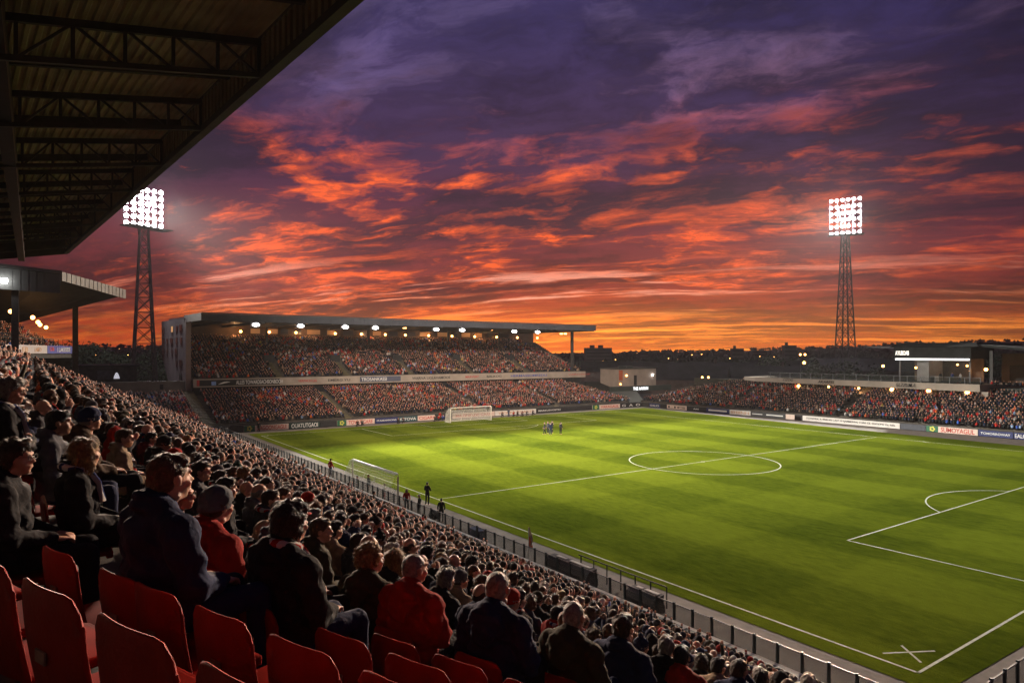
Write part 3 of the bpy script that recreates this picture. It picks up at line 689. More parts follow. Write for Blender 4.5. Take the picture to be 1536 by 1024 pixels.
# ------------------------------------------------------------------ floodlight towers
lensm = mat('flood_lens', (1, 1, 1), emit=24., ecol=(1, .97, .98))
def tower(px, Y, label, top_py, bot_py, width, aim, energy, yaw, shearz=0., cone=70):
    X = on_y(px, Y); ztop = zat(px, top_py, Y=Y); zb = zat(px, bot_py, Y=Y)
    r_ = empty('floodlight_tower', (X, Y, 0), 0, label, 'floodlight', 'floodlight towers')
    wb, wt = width * .31, width * .09
    def cw(z): f_ = z / zb; return wb + (wt - wb) * f_ ** .8
    nseg = 13
    zs = [zb * (1 - (1 - i / nseg) ** 1.25) for i in range(nseg + 1)]
    for sx in (-1, 1):
        for sy in (-1, 1):
            legs = MB()
            for i in range(nseg):
                a, b = cw(zs[i]) / 1, cw(zs[i + 1]) / 1
                legs.bar((sx * a, sy * a, zs[i]), (sx * b, sy * b, zs[i + 1]), .42 - .012 * i)
            legs.build('leg', mat('tower_steel', (.09, .085, .085), .55, .2, 1, metal=.3), r_)
    br = MB()
    for i in range(nseg):
        a, b = cw(zs[i]), cw(zs[i + 1])
        for (p0, p1, q0, q1) in (((-1, -1), (1, -1), 0, 0), ((1, -1), (1, 1), 0, 0), ((1, 1), (-1, 1), 0, 0), ((-1, 1), (-1, -1), 0, 0)):
            br.bar((p0[0] * a, p0[1] * a, zs[i]), (p1[0] * b, p1[1] * b, zs[i + 1]), .15)
            br.bar((p1[0] * a, p1[1] * a, zs[i]), (p0[0] * b, p0[1] * b, zs[i + 1]), .15)
            br.bar((p0[0] * b, p0[1] * b, zs[i + 1]), (p1[0] * b, p1[1] * b, zs[i + 1]), .13)
    br.build('bracing', mat('tower_steel', (.09, .085, .085)), r_)
    c_, s_ = math.cos(yaw), math.sin(yaw)
    def loc(u, v, w): return (u * c_ - v * s_, u * s_ + v * c_, w)      # v = away from the pitch
    fr = MB(); H = ztop - zb; hw = width / 2
    for i in range(6):
        z = zb + .6 + (H - 1.2) * i / 5
        fr.bar(loc(-hw, .25, z), loc(hw, .25, z), .14)
    for u in (-hw, -hw / 2, 0, hw / 2, hw): fr.bar(loc(u, .3, zb), loc(u, .3, ztop), .14)
    for u in (-hw * .5, hw * .5): fr.bar(loc(u, .35, ztop - 1), loc(u * .1, 1.3, zb - 3), .16)
    fr.build('lamp_frame', mat('tower_steel', (.09, .085, .085)), r_)
    MB().add([loc(u, v, z) for z in (zb - .35, zb - .15) for (u, v) in ((-hw * 1.12, -3.0), (hw * 1.12, -3.0), (hw * 1.12, .8), (-hw * 1.12, .8))],
             [(0, 3, 2, 1), (4, 5, 6, 7), (0, 1, 5, 4), (1, 2, 6, 5), (2, 3, 7, 6), (3, 0, 4, 7)]).build('platform', dsteel, r_)  # front edge carried far forward to shade the mast from the spill light
    for i in range(6):
        for j in range(6):
            u = -hw + .45 + (width - .9) * j / 5; z = zb + .65 + (H - 1.3) * i / 5 + (j - 2.5) * shearz
            rad = .54
            m_ = MB().tube([(0, .5, 0), (0, .05, -.02)], rad * .6, 14, rad * 1.02)
            l = m_.build('lamp_housing', dsteel, r_); l.location = loc(u, 0, z); l.rotation_euler = (R(6), 0, yaw)
            d_ = MB(); o_ = [(math.cos(2 * math.pi * k / 16) * rad * .94, -.02, math.sin(2 * math.pi * k / 16) * rad * .94) for k in range(16)]
            d_.add([(0, -.16, 0)] + o_, [(0, k + 1, (k + 1) % 16 + 1) for k in range(16)])
            e = d_.build('lens', lensm, l, fix=False)
    sl = bpy.data.lights.new('floodlight_beam', 'SPOT'); so_ = bpy.data.objects.new('floodlight_beam', sl); COL.objects.link(so_)
    sl.energy = energy; sl.spot_size = R(cone); sl.spot_blend = 1.0; sl.shadow_soft_size = 3.2; sl.color = (1, .95, .82)
    so_.location = (X + loc(0, -2.2, 0)[0], Y + loc(0, -2.2, 0)[1], (ztop + zb) / 2)
    so_.rotation_euler = (Vector(so_.location) - Vector(aim)).to_track_quat('Z', 'Y').to_euler()
    return X, Y, (ztop + zb) / 2
TL = tower(216, 172., 'lattice floodlight tower at left, its lamp bank half behind the stand roof', 281, 341, 9.0, (68, 74, 0), 3.2e6, R(25), .10, 51)
TR = tower(1268, 128., 'lattice floodlight tower at right, standing behind the far side stand', 297, 352, 10.2, (74, 70, 0), 2.3e6, R(-52), .12, 46)

def beam(T, aim, energy, cone, col=(1, .90, .78), rad=3.):
    sl = bpy.data.lights.new('floodlight_beam', 'SPOT'); so_ = bpy.data.objects.new('floodlight_beam', sl); COL.objects.link(so_)
    sl.energy = energy; sl.spot_size = R(cone); sl.spot_blend = 1.0; sl.shadow_soft_size = rad; sl.color = col
    v = Vector((T[0], T[1], T[2])); a = Vector(aim); d = (a - v).normalized(); so_.location = v + Vector((d.x, d.y, 0)) * 3
    so_.rotation_euler = (v - a).to_track_quat('Z', 'Y').to_euler()
beam(TR, (8, 84, 7), 1.9e6, 28, (1, .72, .50))
beam(TR, (3, 5, 12), 3.0e6, 13, (1, .58, .34))
beam(TL, (4, 8, 12), 1.3e6, 17, (1, .72, .52))
beam((-34, -48, 52), (82, 118, 3), 2.2e6, 31, (1, .80, .64))  # added spot at an assumed, unseen tower, brightening the boards and side stand
beam(TL, (125, 75, 3), 5e5, 40, (1, .85, .72))
beam(TR, (75, 124, 6), 1.6e5, 50, (1, .80, .66))
for T in (TL, TR):                          # the stray light every lamp bank gives off all round
    a_ = R(25) if T is TL else R(-52); o_ = pt((T[0] + math.sin(a_) * 1.9, T[1] - math.cos(a_) * 1.9, T[2]), 1.2e5, (.92, .90, 1), 1.2, 'floodlight_spill')

# ------------------------------------------------------------------ people: remeshed continuous bodies
class Blob:
    def __init__(s): s.bm = bmesh.new()
    def ell(s, c_, r_, rot=None, sub=2):
        ret = bmesh.ops.create_icosphere(s.bm, subdivisions=sub, radius=1)
        mt = Matrix.Translation(c_) @ (rot.to_4x4() if rot else Matrix.Identity(4)) @ Matrix.Diagonal((*r_, 1))
        bmesh.ops.transform(s.bm, matrix=mt, verts=ret['verts']); return s
    def cap(s, a, b, ra, rb=None, n=10):
        rb = ra if rb is None else rb; a, b = Vector(a), Vector(b); d = b - a
        ret = bmesh.ops.create_cone(s.bm, cap_ends=True, segments=n, radius1=ra, radius2=rb, depth=d.length)
        mt = Matrix.Translation((a + b) / 2) @ d.to_track_quat('Z', 'Y').to_matrix().to_4x4()
        bmesh.ops.transform(s.bm, matrix=mt, verts=ret['verts'])
        s.ell(a, (ra,) * 3, sub=1 if ra < .03 else 2); s.ell(b, (rb,) * 3, sub=1 if rb < .03 else 2); return s
    def mesh(s, name, vox, smooth=2, noise=0., nscale=12., fn=None):
        me = bpy.data.meshes.new(name); s.bm.to_mesh(me); s.bm.free()
        o = bpy.data.objects.new(name, me); COL.objects.link(o)
        m = o.modifiers.new('r', 'REMESH'); m.mode = 'VOXEL'; m.voxel_size = vox
        if smooth:
            m2 = o.modifiers.new('s', 'SMOOTH'); m2.iterations = smooth; m2.factor = .5
        bake(o); me = o.data; bpy.data.objects.remove(o)
        n_ = len(me.vertices); a = np.empty(n_ * 3); me.vertices.foreach_get('co', a); a = a.reshape(-1, 3)
        if noise:
            nr = np.empty(n_ * 3); me.vertices.foreach_get('normal', nr); nr = nr.reshape(-1, 3)
            for i in range(n_):
                a[i] += nr[i] * noise * mnoise.turbulence(Vector((a[i][0] * nscale, a[i][1] * nscale, a[i][2] * nscale * .6)), 3, False) 
        if fn is not None: a = fn(a)
        me.vertices.foreach_set('co', a.ravel())
        me.polygons.foreach_set('use_smooth', [True] * len(me.polygons)); me.update(); me.name = name
        return me
HZ = 1.17; HC = (0, .045, HZ)                # head centre of a seated person
def head(b, c_, yaw, female=False):
    rz = Matrix.Rotation(yaw, 3, 'Z'); c_ = Vector(c_)
    def P(x, y, z): return c_ + rz @ Vector((x, y, z))
    b.ell(P(0, -.012, .022), (.076, .094, .092), rz); b.ell(P(0, .022, -.04), (.060, .072, .075), rz)
    b.ell(P(0, .055, -.085), (.030, .030, .026), rz)                # chin
    b.ell(P(0, .100, -.020), (.013, .022, .017), rz, 1); b.cap(P(0, .082, .012), P(0, .102, -.022), .009, .013, 6)   # nose
    b.cap(P(-.035, .078, .027), P(.035, .078, .027), .013, None, 6)   # brow
    b.cap(P(-.018, .086, -.056), P(.018, .086, -.056), .009, None, 6)   # lips
    for s_ in (-1, 1):
        b.ell(P(s_ * .042, .062, -.03), (.024, .022, .022), rz, 1)        # cheek
        b.ell(P(s_ * .080, -.004, -.010), (.010, .022, .034), rz, 1)      # ear
        b.cap(P(s_ * .055, .0, -.085), P(0, .055, -.092), .020, .020, 6)
    b.cap(c_ + Vector((0, -.03, -.06)), c_ + Vector((0, -.045, -.20)), .056, .064, 12)
def hand(b, w, fdir, up, side, curl=.5):
    w = Vector(w); f = Vector(fdir).normalized(); u = Vector(up).normalized(); x = f.cross(u).normalized() * side
    pc = w + f * .05; rot = Matrix((x, f, u)).transposed()
    b.ell(pc, (.040, .050, .017), rot)
    for i, (o_, l_) in enumerate(((-.030, .060), (-.010, .074), (.011, .070), (.030, .055))):
        a = pc + f * .040 + x * o_; m = a + (f * math.cos(curl * .5) - u * math.sin(curl * .5)) * l_ * .5
        e = m + (f * math.cos(curl * 1.6) - u * math.sin(curl * 1.6)) * l_ * .5
        b.cap(a, m, .0095, .009, 6); b.cap(m, e, .009, .0075, 6)
    t0 = pc - x * .034 - f * .020; t1 = t0 - x * .026 + f * .030 - u * .006; t2 = t1 + f * .028 - u * .008
    b.cap(t0, t1, .012, .0105, 6); b.cap(t1, t2, .0105, .009, 6)
def seated_body(yaw, pose):
    b = Blob(); head(b, HC, yaw)
    b.ell((0, -.01, .93), (.15, .095, .12)); b.ell((0, .0, .72), (.135, .09, .17)); b.ell((0, .02, .53), (.155, .11, .09))
    for s_ in (-1, 1):
        E, Wr, fd, up = arm_pose(pose, s_)
        b.cap((s_ * .17, -.02, .955), E, .045, .036); b.cap(E, Wr, .036, .026); hand(b, Wr, fd, up, s_, .7)
        b.cap((s_ * .085, .04, .52), (s_ * .11, .44, .52), .062, .048); b.cap((s_ * .11, .44, .50), (s_ * .11, .46, .10), .045, .032)
        b.cap((s_ * .11, .44, .05), (s_ * .12, .60, .035), .03, .026)
    return b.mesh('person_body', .0085, 2)
def arm_pose(pose, s_):
    if pose == 'lap': return Vector((s_ * .235, .02, .70)), Vector((s_ * .10, .24, .635)), (-s_ * .45, .9, -.1), (0, .1, 1)
    if pose == 'knee': return Vector((s_ * .25, .08, .71)), Vector((s_ * .13, .34, .615)), (0, 1, -.25), (0, .2, 1)
    if pose == 'clap': return Vector((s_ * .24, .14, .78)), Vector((s_ * .045, .30, .99)), (-s_ * .1, .5, .9), (s_ * 1., .1, .1)
    return Vector((s_ * .25, .10, .95)), Vector((s_ * .16, .20, 1.27)), (0, .1, 1), (0, -1, .1)
def jacket(pose, style, seed):
    b = Blob()
    b.ell((0, -.018, .915), (.205, .145, .135)); b.ell((0, -.010, .76), (.205, .150, .20)); b.ell((0, .015, .58), (.212, .165, .15))
    b.cap((-.13, -.02, .985), (.13, -.02, .985), .078, None, 12); b.cap((-.11, -.025, 1.01), (0, -.03, 1.07), .062, .082, 12); b.cap((.11, -.025, 1.01), (0, -.03, 1.07), .062, .082, 12)
    for s_ in (-1, 1):
        E, Wr, fd, up = arm_pose(pose, s_)
        E = E + Vector((s_ * .012, 0, 0)); b.ell((s_ * .185, -.02, .955), (.090, .088, .088))
        b.cap((s_ * .195, -.02, .94), E, .084, .074); b.cap(E, Wr + (E - Wr).normalized() * .01, .072, .050)
        b.ell(E, (.078,) * 3)
    if style == 'hood':
        b.ell((0, -.135, 1.025), (.125, .062, .070)); b.ell((0, -.12, .975), (.150, .055, .06)); b.ell((0, -.17, .93), (.09, .04, .09)); b.cap((-.10, -.04, 1.06), (.0, -.12, 1.08), .038, .045); b.cap((.10, -.04, 1.06), (.0, -.12, 1.08), .038, .045)
        b.cap((-.085, -.04, 1.03), (-.05, .06, 1.0), .035, .025); b.cap((.085, -.04, 1.03), (.05, .06, 1.0), .035, .025)
    elif style == 'collar':
        for k in range(14):
            a = 2 * math.pi * k / 14; a2 = 2 * math.pi * (k + 1) / 14
            b.cap((math.sin(a) * .080, -.025 + math.cos(a) * .080, 1.085 - .03 * math.cos(a)), (math.sin(a2) * .080, -.025 + math.cos(a2) * .080, 1.085 - .03 * math.cos(a2)), .019, None, 6)
            b.cap((math.sin(a) * .086, -.025 + math.cos(a) * .084, 1.045 - .02 * math.cos(a)), (math.sin(a2) * .086, -.025 + math.cos(a2) * .084, 1.045 - .02 * math.cos(a2)), .024, None, 6)
    elif style == 'hoodup':
        b.ell((0, .01, HZ + .01), (.108, .112, .128)); b.cap((0, -.03, 1.02), (0, 0, 1.12), .11, .10)
    rs_ = np.random.RandomState(seed); ph = rs_.rand(6) * 6
    def fn(a):                               # folds: shallow creases round the elbows, waist and shoulders
        x, y, z = a[:, 0], a[:, 1], a[:, 2]
        f1 = np.sin(z * 58 + x * 22 + ph[0] + np.sin(x * 17 + ph[1]) * 1.3); f2 = np.sin(z * 31 - x * 38 + y * 26 + ph[2])
        w = .0065 * (1.1 - np.clip(abs(z - .72) * 2.2, 0, .8))
        if style == 'padded': f1 = abs(np.sin(z * 42 + .8 * np.sin(x * 9))) * 2.4 - 1.2; w = w * 0 + .0065
        a[:, 0] += np.sign(x) * w * (f1 + f2 * .6); a[:, 1] += np.sign(y) * w * (f1 * .8 + f2 * .5); return a
    return b.mesh('jacket', .0105, 2, .011, 10., fn)
def trousers():
    b = Blob(); b.ell((0, .02, .52), (.175, .135, .09))
    for s_ in (-1, 1):
        b.cap((s_ * .09, .04, .525), (s_ * .115, .44, .525), .085, .066); b.cap((s_ * .115, .445, .51), (s_ * .115, .45, .13), .066, .052)
    return b.mesh('trousers', .013, 2, .008, 10.)
def shoes():
    b = Blob()
    b.ell((0, .50, .045), (.048, .125, .045)); b.ell((0, .44, .07), (.045, .06, .06))
    return b.mesh('shoe', .014, 1)
# hair and hats are modelled about the head centre (0,0,0) and placed there
def strands(me, n_, ln, wd, seed, down=1.0, curl=0.):
    rs_ = random.Random(seed); nv = len(me.vertices); vs_ = []; fs = []
    me.update(); nf = len(me.vertices)
    for _ in range(n_):
        v = me.vertices[rs_.randrange(nf)]; nn = v.normal
        if v.co.y > .03 and v.co.z < .065: continue
        flow = Vector((nn.x * .6 + rs_.uniform(-.35, .35), -.25 + nn.y * .5 + rs_.uniform(-.3, .3), -down + rs_.uniform(-.3, .3) + (nn.z * .6)))
        flow = (flow - nn * flow.dot(nn)).normalized()
        L_ = ln * rs_.uniform(.6, 1.2); lift = rs_.uniform(.15, .5) + curl
        p0 = v.co - nn * .003; p1 = p0 + flow * L_ * .5 + nn * L_ * lift * .5; p2 = p0 + flow * L_ + nn * L_ * (lift * .45 - curl * .8 * rs_.random())
        sd_ = flow.cross(nn).normalized() * wd
        o_ = len(vs_); vs_ += [p0 - sd_, p0 + sd_, p1 - sd_ * .8, p1 + sd_ * .8, p2]; fs += [(o_, o_ + 1, o_ + 3, o_ + 2), (o_ + 2, o_ + 3, o_ + 4)]
    bm = bmesh.new(); bm.from_mesh(me); nb = [bm.verts.new(p_) for p_ in vs_]
    for f_ in fs:
        q_ = bm.faces.new([nb[i] for i in f_]); q_.smooth = True
    bm.to_mesh(me); bm.free(); return me
def hair_mesh(kind, seed):
    b = Blob()
    if kind == 'short':
        b.ell((0, -.022, .036), (.083, .094, .088)); b.ell((0, -.045, -.005), (.077, .068, .085)); b.ell((0, .03, .075), (.066, .060, .040))
        me = b.mesh('hair', .0085, 1, .008, 30.); return strands(me, 1500, .026, .0018, seed)
    if kind == 'thick':
        b.ell((0, -.022, .042), (.092, .102, .094)); b.ell((0, -.052, -.012), (.085, .070, .095)); b.ell((0, .035, .082), (.072, .064, .042))
        for s_ in (-1, 1): b.ell((s_ * .072, -.018, -.01), (.022, .040, .055))
        me = b.mesh('hair', .0085, 1, .016, 26.); return strands(me, 1700, .045, .0022, seed)
    if kind == 'ring':                       # balding: a band round the sides and back
        b.ell((0, -.040, -.012), (.080, .072, .058))
        for s_ in (-1, 1): b.ell((s_ * .066, -.015, .015), (.019, .052, .038))
        me = b.mesh('hair', .0085, 1, .004, 30.); return strands(me, 900, .018, .0016, seed)
    if kind == 'crop':
        b.ell((0, -.018, .030), (.079, .096, .090)); b.ell((0, -.04, -.01), (.075, .067, .075))
        me = b.mesh('hair', .0085, 1, .003, 40.); return strands(me, 1500, .011, .0014, seed)
    if kind == 'curly':
        rs_ = random.Random(seed); b.ell((0, -.02, .04), (.088, .098, .090)); b.ell((0, -.05, -.01), (.08, .07, .085))
        for _ in range(60):
            v = Vector((rs_.gauss(0, 1), rs_.gauss(0, 1) - .5, rs_.gauss(0, 1) + .5)).normalized()
            if v.y > .5 and v.z < .5: continue
            r_ = rs_.uniform(.020, .034); b.ell(Vector((v.x * .090, v.y * .10 - .02, v.z * .095 + .03)), (r_, r_, r_), None, 1)
        me = b.mesh('hair', .0085, 1, .012, 40.); return strands(me, 1800, .034, .002, seed, .2, .5)
    if kind == 'bob':
        b.ell((0, -.02, .038), (.090, .100, .092)); b.ell((0, -.05, -.045), (.088, .062, .085))
        for s_ in (-1, 1): b.ell((s_ * .078, -.005, -.05), (.022, .050, .085))
        me = b.mesh('hair', .0085, 1, .012, 22.); return strands(me, 2000, .07, .0024, seed, 1.4)
    if kind == 'beanie':
        b.ell((0, -.010, .045), (.094, .108, .094)); b.ell((0, -.018, .005), (.092, .105, .052)); b.ell((0, -.022, -.004), (.096, .108, .030))
        def fn(a):
            an = np.arctan2(a[:, 0], a[:, 1]); rr_ = 1 + .022 * np.sin(an * 34) + .03 * np.sin(an * 5 + 1) * (a[:, 2] > .05)
            a[:, 0] *= rr_; a[:, 1] *= rr_; return a
        return b.mesh('beanie', .0085, 1, .004, 20., fn)
    if kind == 'bobble':
        b.ell((0, -.010, .045), (.092, .106, .094)); b.ell((0, -.020, 0), (.095, .108, .032)); b.ell((0, -.015, .155), (.034, .034, .034))
        return b.mesh('bobble_hat', .0085, 1, .012, 50.)
    if kind == 'cap':
        b.ell((0, -.008, .048), (.088, .102, .078)); b.ell((0, -.008, .030), (.089, .103, .030))
        b.ell((0, .125, .034), (.066, .070, .0095)); b.ell((0, -.008, .126), (.009, .009, .006), None, 1)
        return b.mesh('cap', .0075, 1)
HAIR = {}
def HM(kind, v=0):
    if (kind, v) not in HAIR: HAIR[(kind, v)] = hair_mesh(kind, 11 + v)
    return HAIR[(kind, v)]
YAWS = (0., R(24), R(-24), R(42))
POSES = ('lap', 'knee', 'clap')
BODY = {}; JACK = {}
def BM_(yi, pose):
    if (yi, pose) not in BODY: BODY[(yi, pose)] = seated_body(YAWS[yi], pose)
    return BODY[(yi, pose)]
def JM(pose, style):
    if (pose, style) not in JACK: JACK[(pose, style)] = jacket(pose, style, len(JACK))
    return JACK[(pose, style)]
TRM = trousers(); SHM = shoes()
skins = [mat('skin_' + n_, c_, .55, .10, 14., .15, 60) for n_, c_ in (('fair', (.44, .24, .165)), ('ruddy', (.40, .185, .12)), ('tan', (.28, .15, .095)), ('brown', (.13, .068, .042)))]
def cloth(n_, c_, r_=.85, sp_=.15): return mat('cloth_' + n_, c_, r_, .22, 7., .5, 26, spec=sp_)
def hairm(n_, c_): return mat('hair_' + n_, c_, .55, .45, 38., .6, 90, spec=.35)
CLO = {'black': cloth('black', (.017, .017, .019)), 'navy': cloth('navy', (.016, .024, .062)), 'charcoal': cloth('charcoal', (.046, .046, .052)), 'red': cloth('red', (.30, .014, .008)),
       'grey': cloth('grey', (.085, .088, .10)), 'slate blue': cloth('slate', (.050, .060, .090)), 'olive': cloth('olive', (.040, .036, .020)), 'brown': cloth('brown', (.055, .033, .020)),
       'beige': cloth('beige', (.26, .19, .125)), 'dark green': cloth('green', (.012, .030, .018)), 'white': cloth('white', (.45, .44, .42)), 'blue': cloth('blue', (.025, .06, .25)), 'maroon': cloth('maroon', (.085, .008, .012))}
HRM = {'black': hairm('black', (.012, .010, .009)), 'dark brown': hairm('dark_brown', (.035, .020, .012)), 'brown': hairm('brown', (.075, .042, .022)), 'grey': hairm('grey', (.17, .15, .13)),
       'white': hairm('white', (.38, .35, .31)), 'blond': hairm('blond', (.22, .125, .045)), 'ginger': hairm('ginger', (.17, .06, .02))}
def part(name, me, m, root, loc=None, rz=None):
    o = bpy.data.objects.new(name, me); COL.objects.link(o); o.parent = root
    if not me.materials: me.materials.append(m)
    o.material_slots[0].link = 'OBJECT'; o.material_slots[0].material = m
    if loc is not None: o.location = loc
    if rz is not None: o.rotation_euler = (0, 0, rz)
    return o
GLM = None
def scarf_mesh():
    t_ = MB(); rs_ = random.Random(2); n_ = 22
    pts = [(math.sin(2 * math.pi * k / n_) * .088, -.022 + math.cos(2 * math.pi * k / n_) * .088, 1.062 - .03 * math.cos(2 * math.pi * k / n_) + rs_.uniform(-.004, .004)) for k in range(n_ + 1)]
    t_.tube(pts, .031, 9); t_.tube([(.05, .065, 1.03), (.06, .12, .95), (.065, .155, .80)], .030, 7, .026)
    b_ = bpy.data.meshes.new('scarf'); b_.from_pydata(t_.v, [], t_.f); b_.polygons.foreach_set('use_smooth', [True] * len(b_.polygons)); return b_
SCM = scarf_mesh()
def striped(n_, c1, c2):
    m = bpy.data.materials.new(n_); m.use_nodes = True; t = m.node_tree; b = t.nodes['Principled BSDF']; b.inputs['Roughness'].default_value = .95; b.inputs['Specular IOR Level'].default_value = .05
    tc_ = t.nodes.new('ShaderNodeTexCoord'); w = t.nodes.new('ShaderNodeTexWave'); w.inputs['Scale'].default_value = 5.2; w.inputs['Distortion'].default_value = .6; t.links.new(tc_.outputs['Object'], w.inputs['Vector'])
    r_ = t.nodes.new('ShaderNodeValToRGB'); r_.color_ramp.interpolation = 'CONSTANT'; e = r_.color_ramp.elements; e[0].color = (*c1, 1); e[1].position = .5; e[1].color = (*c2, 1); t.links.new(w.outputs['Fac'], r_.inputs[0]); t.links.new(r_.outputs[0], b.inputs['Base Color']); return m
SCF = [striped('scarf_red_white', (.30, .015, .012), (.42, .40, .37)), striped('scarf_red_black', (.28, .014, .010), (.02, .02, .022)), striped('scarf_navy_white', (.02, .03, .09), (.40, .39, .37))]
def person(loc, rz, kind, hc, jc, style='collar', pose='lap', yi=0, skin=0, v=0, sc_=1.0, label=None, group=None, glasses=False, legs=True):
    r_ = empty('person', loc, rz, label, 'person', group); r_.scale = (sc_,) * 3
    part('body', BM_(yi, pose), skins[skin], r_)
    part('jacket', JM(pose, style), CLO[jc], r_)
    if legs:
        part('trousers', TRM, CLO['black' if v % 3 else 'navy'], r_)
        part('shoe', SHM, CLO['black'], r_, (.115, 0, 0)); part('shoe', SHM, CLO['black'], r_, (-.115, 0, 0))
    if v % 7 in (2, 5) and style != 'hoodup': part('scarf', SCM, SCF[v % 3], r_)
    hl = Vector(HC)
    if kind in ('beanie', 'bobble', 'cap'):
        part({'beanie': 'beanie', 'bobble': 'bobble_hat', 'cap': 'cap'}[kind], HM(kind), CLO[hc], r_, hl, YAWS[yi])
        part('hair', HM('ring'), HRM['dark brown' if v % 2 else 'grey'], r_, hl + Vector((0, 0, -.008)), YAWS[yi])
    elif kind not in ('bald', 'hoodup'):
        part('hair', HM(kind, v % 2), HRM[hc], r_, hl, YAWS[yi])
    if glasses:
        t_ = MB()
        for s_ in (-1, 1):
            c0_ = Vector((s_ * .034, .098, .006)); t_.tube([c0_ + Vector((math.cos(a) * .021, 0, math.sin(a) * .017)) for a in [k * math.pi / 5 for k in range(11)]], .0018, 5)
            t_.tube([c0_ + Vector((s_ * .020, 0, .004)), Vector((s_ * .084, 0, .012))], .0018, 5)
        t_.tube([(-.013, .1, .008), (.013, .1, .008)], .0018, 5)
        g_ = t_.build('glasses', steel, r_, fix=False); g_.location = hl; g_.rotation_euler = (0, 0, YAWS[yi])
    return r_
# ---- seats
def rbox(x0, x1, y0, y1, z0, z1, bev, name, m, parent=None, seg=3, taper=None):
    bm = bmesh.new(); bmesh.ops.create_cube(bm, size=1)
    for v in bm.verts: v.co = Vector((x0 + (v.co.x + .5) * (x1 - x0), y0 + (v.co.y + .5) * (y1 - y0), z0 + (v.co.z + .5) * (z1 - z0)))
    if taper: 
        for v in bm.verts: taper(v.co)
    bmesh.ops.bevel(bm, geom=bm.edges[:], offset=bev, segments=seg, profile=.6, affect='EDGES')
    me = bpy.data.meshes.new(name); bm.to_mesh(me); bm.free(); me.materials.append(m)
    me.polygons.foreach_set('use_smooth', [True] * len(me.polygons))
    o = bpy.data.objects.new(name, me); COL.objects.link(o); o.parent = parent; return o
plas = mat('red_seat_plastic', (.23, .014, .009), .55, .22, 5., .12, 60, spec=.12)
panm = mat('red_seat_pan', (.24, .013, .008), .85, .25, 6., spec=.02)
def shape_back():
    n1, n2 = 13, 11; vs_ = []; fs = []
    for side in (0, 1):
        for j in range(n2):
            for i in range(n1):
                u = -1 + 2 * i / (n1 - 1); w_ = j / (n2 - 1)
                x = u * (.218 - .010 * w_); z = .44 + .42 * w_ - .055 * (abs(u) ** 9) * (w_ > .85)
                y = -.165 - .055 * w_ - .028 * (1 - u * u) - .010 * math.sin(w_ * 3.1) + (.020 if side else 0)
                if j == n2 - 1: y += .004 - side * .008
                vs_.append((x, y, z))
    N_ = n1 * n2
    for s_ in (0, 1):
        for j in range(n2 - 1):
            for i in range(n1 - 1):
                a = s_ * N_ + j * n1 + i; f_ = (a, a + 1, a + n1 + 1, a + n1); fs.append(f_ if s_ == 0 else f_[::-1])
    rim = [i for i in range(n1)] + [j * n1 + n1 - 1 for j in range(1, n2)] + [(n2 - 1) * n1 + i for i in range(n1 - 2, -1, -1)] + [j * n1 for j in range(n2 - 2, 0, -1)]
    for k in range(len(rim)): a, b = rim[k], rim[(k + 1) % len(rim)]; fs.append((b, a, a + N_, b + N_))
    me = bpy.data.meshes.new('backrest'); me.from_pydata(vs_, [], fs)
    bm = bmesh.new(); bm.from_mesh(me); bmesh.ops.recalc_face_normals(bm, faces=bm.faces)
    ed = [e for e in bm.edges if len(e.link_faces) == 2 and e.calc_face_angle() > .9]
    bmesh.ops.bevel(bm, geom=ed, offset=.006, segments=3, affect='EDGES', profile=.5); bm.to_mesh(me); bm.free()
    me.materials.append(plas); me.polygons.foreach_set('use_smooth', [True] * len(me.polygons)); return me
def make_seat():
    r_ = empty('stadium_seat', (0, 0, 0), 0, 'x', 'seat')
    o = bpy.data.objects.new('backrest', shape_back()); COL.objects.link(o); o.parent = r_
    MB().box(-.035, .035, -.252, -.246, .62, .66).build('number_plate', mat('worn_plate', (.20, .10, .08), .6, .3, 30), o).location = (0, .012, 0)
    rbox(-.205, .205, -.15, .20, .405, .445, .018, 'seat_pan', panm, r_)
    rbox(-.205, .205, .165, .215, .385, .44, .016, 'front_lip', panm, r_)
    t_ = MB()
    for s_ in (-1, 1): t_.bar((s_ * .15, -.16, .40), (s_ * .15, -.19, .02), .035, .05); t_.bar((s_ * .15, -.19, .03), (s_ * .15, -.05, .03), .05, .03)
    t_.bar((-.22, -.17, .38), (.22, -.17, .38), .035, .05); t_.build('bracket', dsteel, r_)
    return r_

